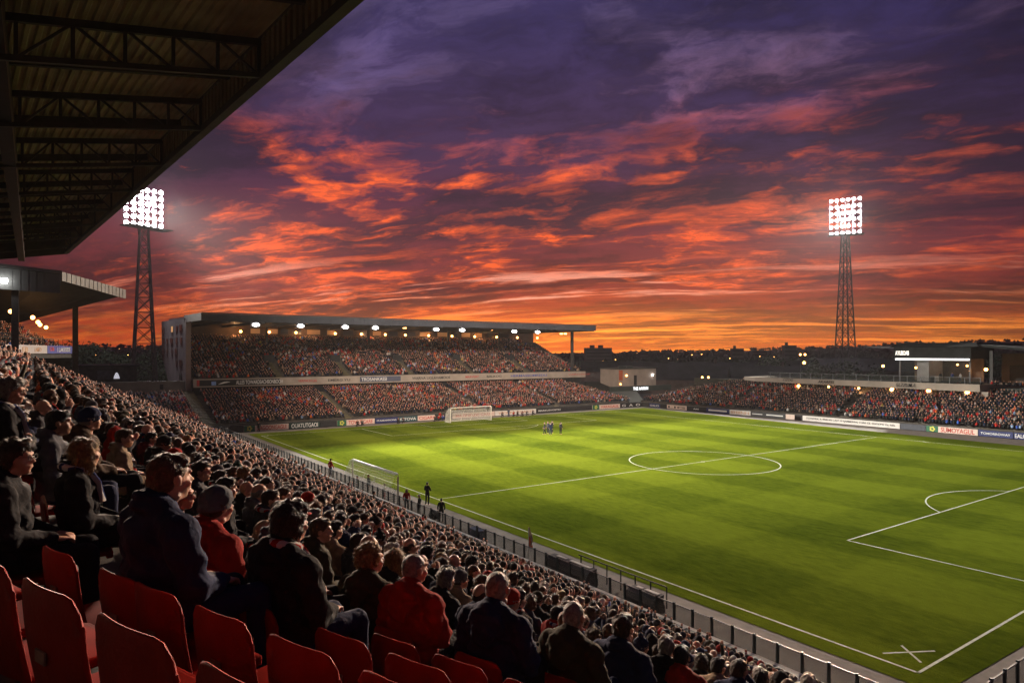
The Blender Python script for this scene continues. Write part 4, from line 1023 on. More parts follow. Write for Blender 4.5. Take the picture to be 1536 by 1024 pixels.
# ------------------------------------------------------------------ the foreground people and seats
RZ_NEAR = math.atan2(-NF.x, NF.y)            # local +Y points downhill
def row_place(px, d):                        # ground point on the row nearest to distance d along a bearing
    w_ = ray(px); x, y = w_[0] * d, w_[1] * d
    if not bent(x, y) and px < 150: return x, y, max(0, min(NROW - 1, int((D_at(x, y) - DK(0) + .30) / .72)))
    D = D_at(x, y); k = max(0, min(NROW - 1, round((D - DK(0)) / .72))); dd = D - DK(k)
    if bent(x, y): x += NF.x * dd; y += NF.y * dd
    else: x += dd / 1.035
    return x, y, k
occ = {}
def s_of(x, y): return x * NT.x + y * NT.y if bent(x, y) else y
def free(x, y, k, gap=.46):
    for (x2, y2) in occ.get(k, []):
        if (x - x2) ** 2 + (y - y2) ** 2 < gap * gap: return False
    return True
near_people = [  # bearing px, distance, hair/hat, colour, jacket, style, pose, head yaw, skin, extra, scale, label
 (156, 3.30, 'short', 'brown', 'navy', 'collar', 'lap', 0, 0, '', 1.10, 'big man with short greying brown hair in a navy jacket, nearest to the camera'),
 (12, 4.6, 'thick', 'dark brown', 'black', 'collar', 'lap', 2, 0, 'g', 1.05, 'man with glasses and dark hair in a black jacket, at the left edge'),
 (8, 6.3, 'thick', 'grey', 'black', 'collar', 'lap', 2, 1, 'g', 1.05, 'man with glasses and grey-brown hair at the left edge, behind the dark-haired man'),
 (80, 6.6, 'short', 'black', 'grey', 'collar', 'lap', 0, 2, '', 1.08, 'black-haired man in a grey jacket beyond the left glasses wearers'),
 (128, 7.3, 'beanie', 'navy', 'brown', 'hood', 'lap', 0, 0, '', 1.05, 'person in a navy beanie right of the grey jacket'),
 (118, 5.2, 'bob', 'blond', 'black', 'collar', 'lap', 1, 0, '', 1.0, 'long-haired blond person half hidden behind the big man in navy'),
 (203, 5.2, 'bald', 'grey', 'charcoal', 'collar', 'lap', 2, 1, 'g', 1.0, 'bald man with glasses just beyond the big man in navy'),
 (270, 4.37, 'beanie', 'grey', 'red', 'collar', 'lap', 0, 0, '', 1.08, 'person in a grey knitted beanie and bright red jacket'),
 (306, 6.0, 'short', 'grey', 'charcoal', 'collar', 'lap', 0, 0, '', 1.08, 'grey-haired man in a charcoal jacket beyond the grey beanie'),
 (382, 3.92, 'thick', 'dark brown', 'black', 'hood', 'lap', 0, 0, '', 1.08, 'person with thick dark brown hair in a black hooded coat'),
 (262, 8.0, 'short', 'dark brown', 'charcoal', 'collar', 'lap', 2, 0, '', 1.05, 'dark-haired man seated directly above the grey beanie'),
 (364, 7.2, 'short', 'black', 'black', 'collar', 'lap', 0, 0, '', 1.05, 'black-haired man in black above the thick dark brown hair'),
 (410, 8.2, 'short', 'dark brown', 'charcoal', 'collar', 'lap', 2, 0, '', 1.05, 'man with short dark hair in charcoal, head turned right, above the black hooded coat'),
 (442, 8.0, 'crop', 'grey', 'brown', 'collar', 'lap', 0, 0, '', 1.0, 'grey-cropped person in a brown jacket above the red baseball cap'),
 (470, 5.6, 'cap', 'red', 'slate blue', 'collar', 'lap', 2, 1, '', 1.12, 'man in a red baseball cap and slate blue jacket'),
 (514, 6.9, 'short', 'brown', 'olive', 'collar', 'lap', 2, 0, '', 1.05, 'brown-haired man in an olive coat right of the red baseball cap'),
 (432, 6.0, 'beanie', 'beige', 'black', 'collar', 'lap', 0, 0, '', .92, 'small figure in a cream beanie left of the red baseball cap'),
 (530, 5.6, 'curly', 'blond', 'olive', 'hood', 'lap', 2, 0, '', 1.06, 'woman with curly auburn-blond hair and a brown hooded coat'),
 (580, 6.9, 'bob', 'blond', 'black', 'collar', 'lap', 0, 0, '', 1.04, 'woman with a blond bob right of the curly auburn-blond hair'),
 (602, 8.7, 'short', 'white', 'black', 'collar', 'lap', 2, 0, '', 1.0, 'white-haired man in black above the red jacket with cropped hair'),
 (626, 5.5, 'crop', 'grey', 'red', 'hood', 'lap', 2, 1, '', 1.07, 'man with cropped grey hair in a red hooded jacket, lower centre'),
 (688, 6.6, 'ring', 'dark brown', 'navy', 'collar', 'lap', 2, 0, '', 1.05, 'balding man in navy right of the red hooded jacket'),
 (747, 5.0, 'crop', 'grey', 'navy', 'hood', 'lap', 0, 1, '', 1.08, 'man with cropped grey hair in a navy hooded coat, lower centre'),
 (820, 7.8, 'crop', 'ginger', 'slate blue', 'collar', 'lap', 0, 1, '', 1.05, 'man with cropped ginger hair in a slate blue coat'),
 (842, 5.3, 'crop', 'grey', 'olive', 'hood', 'lap', 0, 1, '', 1.05, 'man with thin grey hair in an olive coat with hood down, bottom centre'),
 (925, 5.9, 'short', 'dark brown', 'navy', 'collar', 'lap', 0, 0, '', 1.08, 'dark brown-haired man in navy at the bottom, right of the olive coat'),
 (893, 8.6, 'curly', 'brown', 'beige', 'collar', 'lap', 0, 0, '', .95, 'curly-haired person in a beige coat behind two men at the bottom'),
 (981, 7.0, 'short', 'grey', 'black', 'collar', 'lap', 0, 1, '', 1.05, 'grey-haired man in black at the bottom, second right of the olive coat'),
 (1008, 7.9, 'short', 'dark brown', 'charcoal', 'collar', 'lap', 0, 0, '', 1.0, 'dark-haired person in charcoal left of the red coat at the bottom'),
 (1037, 7.4, 'short', 'black', 'red', 'hood', 'lap', 0, 0, '', 1.0, 'black-haired person in a red hooded coat at the bottom, near the barrier'),
 (803, 8.9, 'short', 'black', 'black', 'collar', 'lap', 0, 0, '', 1.03, 'black-haired man in black above the thin grey hair and olive coat'),
 (350, 9.0, 'bald', 'grey', 'black', 'collar', 'lap', 2, 1, '', 1.0, 'bald man in black with his head turned, upper left of the red baseball cap'),
 (165, 8.6, 'short', 'brown', 'beige', 'collar', 'lap', 2, 0, '', 1.03, 'brown-haired man in a beige coat above the big man in navy'),
 (196, 9.4, 'hoodup', 'red', 'red', 'hoodup', 'lap', 2, 0, '', 1.0, 'person with a red hood pulled up, above the bald man with glasses'),
 (60, 9.6, 'bald', 'grey', 'charcoal', 'collar', 'lap', 2, 0, '', 1.0, 'bald person in charcoal high on the left'),
 (243, 9.6, 'beanie', 'red', 'black', 'collar', 'lap', 0, 0, '', 1.0, 'person in a red beanie left of the red-banded crowd, above the grey beanie'),
 (90, 12.5, 'hoodup', 'grey', 'black', 'hoodup', 'lap', 0, 0, '', 1.0, 'hooded figure in black high on the left'),
]
near_people[35] = near_people[35][:11] + ('person in a red beanie and black coat, above the grey beanie',)
NG = 'spectators seated in the near stand'
taken = []                                   # bearings already used by the described people
def put(px, d, **kw):
    x, y, k = row_place(px, d)
    occ.setdefault(k, []).append((x, y)); rz = RZ_NEAR if bent(x, y) else R(-90)
    return x, y, k, rz
seats_at = []
for i, (px, d, kind, hc, jc, st, po, yi, sk, ex, sca, lab) in enumerate(near_people):
    x, y, k, rz = put(px, d)
    taken.append((px, math.hypot(x, y), 263 / max(1, math.hypot(x, y))))
    person((x, y, tread(k)), rz + R(rnd.uniform(-5, 9)), kind, hc, jc, st, po, yi, sk, i, sca, lab, NG, glasses='g' in ex)
    if d < 7.6: seats_at.append((x, y, k, rz, 1))
# ---- the empty red seats in front of the camera, and the seats along those rows
seat0 = make_seat(); seat0['group'] = 'red plastic stadium seats'
sfirst = [True]
def put_seat(x, y, k, rz, lab):
    if sfirst[0]:
        seat0.location = (x, y, tread(k)); seat0.rotation_euler = (0, 0, rz); seat0['label'] = lab; sfirst[0] = False
        return
    dup(seat0, (x, y, tread(k)), rz, lab, 'red plastic stadium seats')
krow = lambda r_: round((24.9 - r_ - .02) / .72)
ordn = ['first', 'second', 'third', 'fourth', 'fifth', 'sixth', 'seventh', 'eighth', 'ninth', 'tenth', 'eleventh', 'twelfth', 'thirteenth', 'fourteenth', 'fifteenth']
seatpos = {}
for ri, (r_, pxs, hi) in enumerate(((1.12, 205, 8), (1.84, 335, 9), (2.56, 515, 9), (3.28, 690, 10))):
    k = krow(r_); D = DK(k); rr0 = 24.9 - D
    w_ = ray(pxs); d = (rr0 - .20) / (w_[0] * NF.x + w_[1] * NF.y); s0 = (w_[0] * NT.x + w_[1] * NT.y) * d
    for j in range(-9, 7):
        s_ = s0 + .525 * j; x = NF.x * rr0 + NT.x * s_; y = NF.y * rr0 + NT.y * s_
        if not bent(x, y) : continue
        zz = x * fw[0] + y * fw[1]
        if zz < .6: continue
        ppx = CX + F * (x * rt[0] + y * rt[1]) / zz
        ppy = HY + F * (CAMZ - tread(k) - .76) / zz
        if ppx < -140 or ppy > 1090: continue
        seatpos.setdefault(k, []).append((ppx, x, y))
rown = 0
for k in sorted(seatpos, reverse=True):
    rown += 1
    for n_, (ppx, x, y) in enumerate(sorted(seatpos[k])):
        taken_by = [p_ for p_ in occ.get(k, []) if (p_[0] - x) ** 2 + (p_[1] - y) ** 2 < .075]
        if taken_by:
            continue
        put_seat(x, y, k, RZ_NEAR, '%s red plastic seat from the left in the %s row from the camera' % (ordn[n_], ordn[rown - 1]))
        occ.setdefault(k, []).append((x, y))
for i, (x, y, k, rz, _) in enumerate(seats_at):
    put_seat(x, y, k, rz, ' '.join(('red seat under the ' + [q_ for q_ in near_people if q_[1] < 7.6][i][11].split(',')[0]).split()[:16]))
# ---- everyone else in the near stand; the closest become people of their own, the rest go to the crowd
cand = []
crng = random.Random(21)
for k in range(2, 38):
    D = DK(k); mx, my = miter(D)
    y = my + .3; X = 22.5 - D / 1.035
    while y < 113.5:
        if X < -6.0: break
        cand.append((X + crng.uniform(-.05, .05), y + crng.uniform(-.06, .06), k, R(-90))); y += .52
    s_ = mx * NT.x + my * NT.y - .25; rr0 = 24.9 - D
    while s_ > -24:
        x = NF.x * rr0 + NT.x * s_; yy = NF.y * rr0 + NT.y * s_
        cand.append((x, yy, k, RZ_NEAR)); s_ -= .52
near_c, far_c = [], []
for (x, y, k, rz) in cand:
    zz = x * fw[0] + y * fw[1]; 
    if zz < .8: continue
    ppx = CX + F * (x * rt[0] + y * rt[1]) / zz; ppy = HY + F * (CAMZ - hprof(DK(k))) / zz
    if ppx < -90 or ppx > 1640 or ppy > 1075: continue
    d = math.hypot(x, y)
    if not free(x, y, k): continue
    if k > 37 - 0 and d < 60: continue
    # gangway-like thinning and the empty seats near the camera
    rr_ = 24.9 - DK(k)
    if bent(x, y) and ((rr_ < 2.3 and ppx > 60) or (rr_ < 3.6 and ppx > 400)): continue
    bad = False
    for (tpx, td, tw) in taken:
        if d < td - .3 and abs(ppx - tpx) < tw * 1.0: bad = True; break
        if d < td + .9 and abs(ppx - tpx) < tw * .45: bad = True; break
    if bad or d < 4.3 or (ppx > 940 and d < 7.2): continue
    if crng.random() < .035: continue
    if k == 0 and False: continue
    (near_c if ppx > -40 and ppx < 1576 and ppy < 1040 else far_c).append((d, ppx, x, y, k, rz, zz))
near_c.sort(key=lambda c_: -1. / c_[6] if c_[6] > 0 else 0)
NIND = 258
ind, rest = near_c[:NIND], near_c[NIND:] + far_c
kinds = [('short', .36), ('thick', .08), ('ring', .12), ('crop', .12), ('bob', .07), ('beanie', .10), ('cap', .05), ('bald', .05), ('bobble', .02), ('hoodup', .03)]
hcw = [('black', .24), ('dark brown', .32), ('brown', .18), ('grey', .16), ('white', .03), ('blond', .05), ('ginger', .02)]
jcw = [('black', .30), ('navy', .16), ('charcoal', .16), ('olive', .06), ('brown', .08), ('slate blue', .06), ('grey', .06), ('red', .05), ('beige', .02), ('dark green', .03), ('maroon', .02)]
def pick(w_, r_):
    t_ = r_.random() * sum(b for a, b in w_)
    for a, b in w_:
        t_ -= b
        if t_ <= 0: return a
    return w_[0][0]
KN = {'short': 'short %s hair', 'thick': 'thick %s hair', 'ring': 'bald crown and %s hair at the sides', 'crop': 'cropped %s hair', 'bob': '%s bobbed hair', 'beanie': '%s beanie', 'cap': '%s cap',
      'bald': 'bald head', 'bobble': '%s bobble hat', 'hoodup': 'hood up'}
recs = []
for (d, ppx, x, y, k, rz, zz) in ind:
    kind = pick(kinds, crng)
    if kind in ('beanie', 'cap', 'bobble'): hc = crng.choice(['black', 'navy', 'grey', 'charcoal', 'red', 'black', 'olive', 'grey'])
    else: hc = pick(hcw, crng)
    jc = pick(jcw, crng); st = crng.choice(['collar', 'collar', 'hood']) if kind != 'hoodup' else 'hoodup'
    sk = crng.choice([0, 0, 0, 1, 1, 2, 3]); yi = crng.choice([0, 0, 1, 2, 2]); po = crng.choice(['lap', 'lap', 'knee', 'clap'])
    base = KN[kind] % hc if '%s' in KN[kind] else KN[kind]
    lab = 'person with %s, %s coat' % (base, jc)
    recs.append([ppx, x, y, k, rz, kind, hc, jc, st, po, yi, sk, lab])
def owords(n_): return ordn[n_] if n_ < len(ordn) else '%dth' % (n_ + 1)
byl = {}
for r_ in recs: byl.setdefault((r_[12], r_[3]), []).append(r_)
SH = lambda r_: (KN[r_[5]] % r_[6] if '%s' in KN[r_[5]] else KN[r_[5]]).replace(' and grey hair at the sides', '').replace('bald crown and', 'balding')
rowmates = {}
for r_ in recs: rowmates.setdefault(r_[3], []).append(r_)
for k in rowmates: rowmates[k].sort(key=lambda r_: r_[0])
used_l = set(); clean = lambda t_: t_.replace(' hair at the sides', ' hair')
for k in sorted(rowmates):
    rm = rowmates[k]
    for n_, r_ in enumerate(rm):
        me_ = '%s, %s coat' % (clean(SH(r_)), r_[7]); nb = [rm[m_] for m_ in (n_ - 1, n_ + 1, n_ - 2, n_ + 2) if 0 <= m_ < len(rm)]
        opts = []
        if len(nb): opts.append('%s, beside %s in %s' % (me_, clean(SH(nb[0])), nb[0][7]))
        if len(nb) > 1:
            opts.append('%s, beside %s in %s' % (me_, clean(SH(nb[1])), nb[1][7]))
            opts.append('%s, between %s and %s' % (me_, clean(SH(nb[0])), clean(SH(nb[1]))))
            opts.append('%s, between %s coat and %s coat' % (me_, nb[0][7], nb[1][7]))
            opts.append('%s, between %s in %s and %s' % (me_, clean(SH(nb[0])), nb[0][7], clean(SH(nb[1]))))
        if len(nb) > 2: opts.append('%s, one seat from %s in %s' % (me_, clean(SH(nb[2])), nb[2][7]))
        if len(nb) > 3: opts.append('%s, one seat from %s in %s' % (me_, clean(SH(nb[3])), nb[3][7]))
        ok_ = [o_ for o_ in opts if len(o_.split()) <= 16]
        lab = next((o_ for o_ in ok_ if o_ not in used_l), ok_[0] if ok_ else me_ + ' in the near stand')
        used_l.add(lab); r_[12] = lab if len(lab.split()) > 15 else lab
for i, (ppx, x, y, k, rz, kind, hc, jc, st, po, yi, sk, lab) in enumerate(recs):
    person((x, y, tread(k)), rz + R(crng.uniform(-12, 16)), kind, hc, jc, st, po, yi, sk, i, crng.uniform(.95, 1.07), lab, NG, legs=zz_ok if (zz_ok := (i < 60)) else False)

# ------------------------------------------------------------------ the rest of the crowd, one mesh
def sphere_pts(nu, nv, c_, r_):
    v = [(c_[0], c_[1], c_[2] + r_[2])]
    for j in range(1, nv):
        for i in range(nu):
            th = math.pi * j / nv; ph = 2 * math.pi * i / nu
            v.append((c_[0] + r_[0] * math.sin(th) * math.sin(ph), c_[1] + r_[1] * math.sin(th) * math.cos(ph), c_[2] + r_[2] * math.cos(th)))
    v.append((c_[0], c_[1], c_[2] - r_[2])); f = []
    for i in range(nu): f.append((0, 1 + i, 1 + (i + 1) % nu))
    for j in range(nv - 2):
        for i in range(nu):
            a = 1 + j * nu + i; b = 1 + j * nu + (i + 1) % nu; f += [(a, a + nu, b), (b, a + nu, b + nu)]
    e = len(v) - 1
    for i in range(nu): a = 1 + (nv - 2) * nu + i; b = 1 + (nv - 2) * nu + (i + 1) % nu; f.append((a, e, b))
    return v, f
def tube_pts(p0, p1, r0, r1, n):
    p0, p1 = Vector(p0), Vector(p1); d = (p1 - p0).normalized(); up = Vector((0, 0, 1)) if abs(d.z) < .9 else Vector((1, 0, 0)); x = d.cross(up).normalized(); y = x.cross(d)
    v = []
    for p_, r_ in ((p0, r0), (p1, r1)):
        for k in range(n): a = 2 * math.pi * k / n; v.append(tuple(p_ + (x * math.cos(a) + y * math.sin(a)) * r_))
    f = []
    for k in range(n): a, b = k, (k + 1) % n; f += [(a, b, b + n), (a, b + n, a + n)]
    for k in range(1, n - 1): f.append((n, n + k, n + k + 1))
    return v, f
def figure(lod, pose):
    """vertex array, tri array, material index per tri: 0 skin 1 hair 2 jacket 3 trousers"""
    V, T, Mi = [], [], []
    def addp(v, f, m_):
        o = len(V); V.extend(v); T.extend([tuple(i + o for i in t_) for t_ in f]); Mi.extend(m_ if isinstance(m_, list) else [m_] * len(f))
    hu, hv = (10, 7) if lod == 0 else (6, 4)
    v, f = sphere_pts(hu, hv, (0, .03, HZ - .01), (.080, .098, .122)); addp(v, f, 0)
    v, f = sphere_pts(hu, hv, (0, .005, HZ + .028), (.088, .100, .098)); addp(v, f, 1)
    v, f = sphere_pts(8 if lod == 0 else 6, 5 if lod == 0 else 3, (0, -.01, .86), (.215, .135, .20)); addp(v, f, 2)
    v, f = tube_pts((0, .02, .50), (0, -.01, .86), .19, .20, 7 if lod == 0 else 5); addp(v, f, 2)
    n = 6 if lod == 0 else 3
    for s_ in (-1, 1):
        E, Wr, fd, up = arm_pose(pose, s_)
        if lod == 0 or pose != 'lap':
            v, f = tube_pts((s_ * .185, -.02, .95), E, .06, .055, n); addp(v, f, 2); v, f = tube_pts(E, Wr, .055, .04, n); addp(v, f, 2)
            v, f = sphere_pts(4, 3, Wr + Vector(fd).normalized() * .05, (.045, .05, .05)); addp(v, f, 0)
        if lod == 0: v, f = tube_pts((s_ * .1, .05, .52), (s_ * .12, .45, .52), .08, .065, 5); addp(v, f, 3); v, f = tube_pts((s_ * .12, .45, .54), (s_ * .12, .46, .05), .065, .05, 5); addp(v, f, 3)
        else: v, f = tube_pts((s_ * .1, .05, .52), (s_ * .12, .45, .52), .08, .065, 3); addp(v, f, 3)
    return np.array(V), np.array(T), np.array(Mi)
FIG = {(l_, p_): figure(l_, p_) for l_ in (0, 1) for p_ in ('lap', 'clap', 'up')}
nrs = np.random.RandomState(5)
skinc = np.array([(.50, .27, .19), (.46, .21, .14), (.52, .31, .23), (.28, .15, .095), (.12, .06, .04)])
hairc = np.array([(.012, .010, .009), (.03, .018, .012), (.06, .035, .02), (.15, .13, .11), (.30, .27, .24), (.17, .10, .04), (.010, .010, .012), (.012, .018, .04), (.25, .012, .01), (.40, .38, .36), (.03, .03, .035), (.10, .04, .015)])
hairp = np.array([.22, .20, .12, .09, .04, .03, .12, .05, .04, .02, .05, .02]); hairp /= hairp.sum()
jackc = np.array([(.010, .010, .011), (.010, .015, .035), (.028, .028, .032), (.045, .03, .018), (.035, .034, .02), (.08, .08, .09), (.30, .014, .010), (.42, .40, .38), (.24, .17, .11), (.03, .07, .28), (.42, .09, .02), (.10, .010, .014), (.20, .28, .42), (.4, .3, .05)])
def crowd_add(L_, x, y, z, rz, lod, jp, hatred=.0): L_.append((x, y, z, rz, lod, jp))
PJ_near = np.array([.33, .15, .15, .07, .05, .05, .08, .04, .03, .015, .01, .03, .01, .0]); PJ_near /= PJ_near.sum()
PJ_red = np.array([.42, .12, .12, .05, .03, .03, .13, .035, .04, .02, .03, .05, .02, .005]); PJ_red /= PJ_red.sum()
PJ_up = np.array([.44, .14, .12, .06, .04, .03, .06, .04, .06, .03, .03, .03, .03, .015]); PJ_up /= PJ_up.sum()
CR = []
for (d, ppx, x, y, k, rz, zz) in rest:
    if d > 9.5: CR.append((x, y, tread(k), rz, 0 if d < 42 else 1, 0, .10 if x > 14 else .04))
cr2 = random.Random(9)
def inr(x, rg, w_=.85): return any(abs(x - a) < w_ for a in rg)
for k in range(1, 22):                       # lower tier of the end stand and its corner block
    y0 = 118.2 + .8 * k + .45; xr = EX1 + 3.5 - max(0, k - 2) * .15
    x = 8.5 if k > 3 else 20.
    while x < xr - (k * .28):
        if not inr(x, LOG) and not (22.2 < x < 24.8) and cr2.random() > .05: CR.append((x + cr2.uniform(-.1, .1), y0, elow(k) - cr2.uniform(0, .04), math.pi, 1, 1 if x > 26 else 0, .16))
        x += .54
for k in range(0, 26):
    y0 = 136.6 + .8 * k + .45; x = EX0 + 1.0
    while x < EX1 + 2.6 - k * .22:
        gang = inr(x, UPG) and k < 13
        if not gang and not (inr(x, UPG, 1.4) and 8 <= k <= 12) and cr2.random() > .07: CR.append((x + cr2.uniform(-.1, .1), y0, eup(k) - cr2.uniform(0, .04), math.pi, 1, 2, .12))
        x += .55
for k in range(1, 16):
    x0 = SX + .8 * k + .42; y = 12.
    while y < 119 - .7 * k - (0 if k < 3 else (k - 3) * .6):
        if not (k > 12 and 48 < y < 94 and cr2.random() < .3) and cr2.random() > .06 and not abs(y - 68) < .7 and not abs(y - 92) < .6: CR.append((x0, y + cr2.uniform(-.1, .1), srow(k) - cr2.uniform(0, .04), math.pi / 2, 1, 1, .14))
        y += .54
brz = math.atan2(bd.y, bd.x) + math.pi
for k in range(14):
    v0 = B0 + bn_ * (.8 * k + .7); s_ = .4; Lb = (B1 - B0).length - max(0, k - 2) * .4
    while s_ < Lb:
        v = v0 + bd * s_
        if cr2.random() > .07: CR.append((v.x, v.y, ctier(k), brz, 1, 2, .1))
        s_ += .55
v_ = []; yy = 34.
for k in range(9):                           # terrace right of the box
    y = RY0 + 1
    while y < RY1 - 2 - 0:
        if cr2.random() > .35: CR.append((BX + 3.2 + .8 * k, y, 7.0 + .0 * k, math.pi / 2, 1, 2, .05))
        y += .9
    if k > 1: break
PJ_hot = np.array([.22, .06, .06, .05, .02, .05, .26, .10, .05, .03, .06, .03, .03, .01]); PJ_hot /= PJ_hot.sum()
PJ_dark = np.array([.55, .16, .12, .05, .04, .02, .03, .01, .01, .005, .005, .02, .005, .0]); PJ_dark /= PJ_dark.sum()
Vs, Ts, Cs = [], [], []; off_ = 0
for (x, y, z, rz, lod, pj, pup) in CR:
    r_ = nrs.rand()
    V_, T_, M_ = FIG[(lod, 'up' if r_ < pup * .5 else 'clap' if r_ < pup * 2.4 else 'lap')]
    a = rz + nrs.uniform(-.35, .35); ca, sa = math.cos(a), math.sin(a); s_ = nrs.uniform(.94, 1.08); sit = nrs.rand() < .04
    W_ = V_ * s_
    lean = nrs.uniform(-.06, .10)
    xx = W_[:, 0] * (1 + nrs.uniform(-.05, .08)); yy_ = W_[:, 1] + (W_[:, 2] - .5) * lean
    P_ = np.stack([xx * ca - yy_ * sa + x, xx * sa + yy_ * ca + y, W_[:, 2] + z + (.34 if sit and lod == 1 else 0)], 1)
    pn = mnoise.noise((x / 5.5, y / 5.5, z / 3.)) + .5 * mnoise.noise((x / 14., y / 14., 4.))
    pp = (PJ_near, PJ_red, PJ_up)[pj]
    if lod == 1: pp = PJ_hot if pn > .24 else PJ_dark if pn < -.10 else pp
    cols = np.stack([skinc[nrs.choice(5, p=[.34, .28, .22, .10, .06])], hairc[nrs.choice(12, p=hairp)], jackc[nrs.choice(14, p=pp)], (.014, .015, .02)]) * nrs.uniform(.75, 1.25)
    Vs.append(P_); Ts.append(T_ + off_); Cs.append(cols[M_]); off_ += len(P_)
Vs = np.concatenate(Vs).astype(np.float32); Ts = np.concatenate(Ts).astype(np.int32); Cs = np.concatenate(Cs)
me = bpy.data.meshes.new('crowd'); me.vertices.add(len(Vs)); me.vertices.foreach_set('co', Vs.ravel())
me.loops.add(len(Ts) * 3); me.loops.foreach_set('vertex_index', Ts.ravel())
me.polygons.add(len(Ts)); me.polygons.foreach_set('loop_start', np.arange(0, len(Ts) * 3, 3, dtype=np.int32)); me.polygons.foreach_set('loop_total', np.full(len(Ts), 3, dtype=np.int32))
me.polygons.foreach_set('use_smooth', np.ones(len(Ts), dtype=bool))
ca_ = me.attributes.new('cloth_colour', 'FLOAT_COLOR', 'FACE'); c4 = np.ones((len(Ts), 4), dtype=np.float32); c4[:, :3] = Cs; ca_.data.foreach_set('color', c4.ravel())
me.update(calc_edges=True)
cm = bpy.data.materials.new('crowd_colours'); cm.use_nodes = True; t = cm.node_tree; b = t.nodes['Principled BSDF']
an = t.nodes.new('ShaderNodeAttribute'); an.attribute_name = 'cloth_colour'; t.links.new(an.outputs['Color'], b.inputs['Base Color']); b.inputs['Roughness'].default_value = .75; b.inputs['Specular IOR Level'].default_value = .2
me.materials.append(cm); co = bpy.data.objects.new('crowd', me); COL.objects.link(co)
tag(co, 'packed crowd of seated supporters filling every stand around the pitch', 'crowd', kind='stuff')
print('CROWD', len(CR), 'tris', len(Ts), 'individuals', len(recs) + len(near_people))

# ------------------------------------------------------------------ glass barrier round the pitch
gb_ = empty('pitch_barrier', (0, 0, 0), label='long barrier of dark posts and glass panels between the near stand and the track', cat='barrier')
postm = mat('barrier_post', (.018, .030, .034), .45, .2, 3, metal=.3)
def post_mesh():
    return MB().box(-.045, .045, -.05, .05, 0, 1.05).box(-.07, .07, -.08, .08, 0, .06).build('post', postm, gb_)
p0 = post_mesh(); p0.location = (24.32, 10.6, .4)
for i in range(1, 98):
    c_ = p0.copy(); COL.objects.link(c_); c_.location = (24.32, 10.6 + i * 1.07, .4)
gl2 = bpy.data.materials.new('smoky_glass'); gl2.use_nodes = True; _b = gl2.node_tree.nodes['Principled BSDF']
_b.inputs['Base Color'].default_value = (.10, .095, .09, 1); _b.inputs['Roughness'].default_value = .25; _b.inputs['Alpha'].default_value = .30
MB().box(24.31, 24.33, 10.6, 114.5, .50, 1.36).build('glass_panel', gl2, gb_)
MB().box(24.295, 24.345, 10.6, 114.5, 1.362, 1.40).build('top_rail', steel, gb_)
gb2 = empty('pitch_barrier', (0, 0, 0), label='short run of barrier behind the near corner of the pitch, at the bottom right', cat='barrier')
for i in range(14):
    MB().box(27.2 + i * 1.25 - .05, 27.2 + i * 1.25 + .05, 9.95, 10.05, -.05, 1.2).build('post', postm, gb2)
MB().box(27.2, 43.5, 9.99, 10.01, .1, 1.1).build('glass_panel', gl2, gb2)
MB().box(27.2, 43.5, 9.97, 10.03, 1.102, 1.14).build('top_rail', steel, gb2)
sheet('corner_floor', [(24.4, -2), (60, -2), (60, 9.9), (24.4, 9.9)], .008, mat('violet_tarmac', (.06, .05, .06), .9, .3, .8))

# ------------------------------------------------------------------ advertising boards
greenb = mat('board_green', (.02, .11, .055), .6, .15, 2); creamb = mat('board_cream', (.56, .44, .38), .6, .1, 2); whiteb = mat('board_white', (.55, .52, .49), .6, .08, 2)
navyb = mat('board_navy', (.018, .026, .10), .6, .2, 2); darkb = mat('board_dark', (.022, .022, .024), .6, .3, 2); yelt = mat('yellow_emblem', (.50, .48, .08), .6, .2, 2)
def flower(par, r_, y=-.075):
    t_ = MB(); n = 30; P_ = [(math.cos(2 * math.pi * k / n) * r_ * (1 + .16 * math.cos(5 * 2 * math.pi * k / n)), math.sin(2 * math.pi * k / n) * r_ * (1 + .16 * math.cos(5 * 2 * math.pi * k / n))) for k in range(n)]
    t_.hull([(x, y, z) for x, z in P_], [(x, y + .02, z) for x, z in P_]); e = t_.build('emblem', yelt, par)
    t2_ = MB(); P_ = [(x * .42, z * .42) for x, z in P_]; t2_.hull([(x, y - .012, z) for x, z in P_], [(x, y - .001, z) for x, z in P_]); t2_.build('emblem_centre', greenb, e); return e
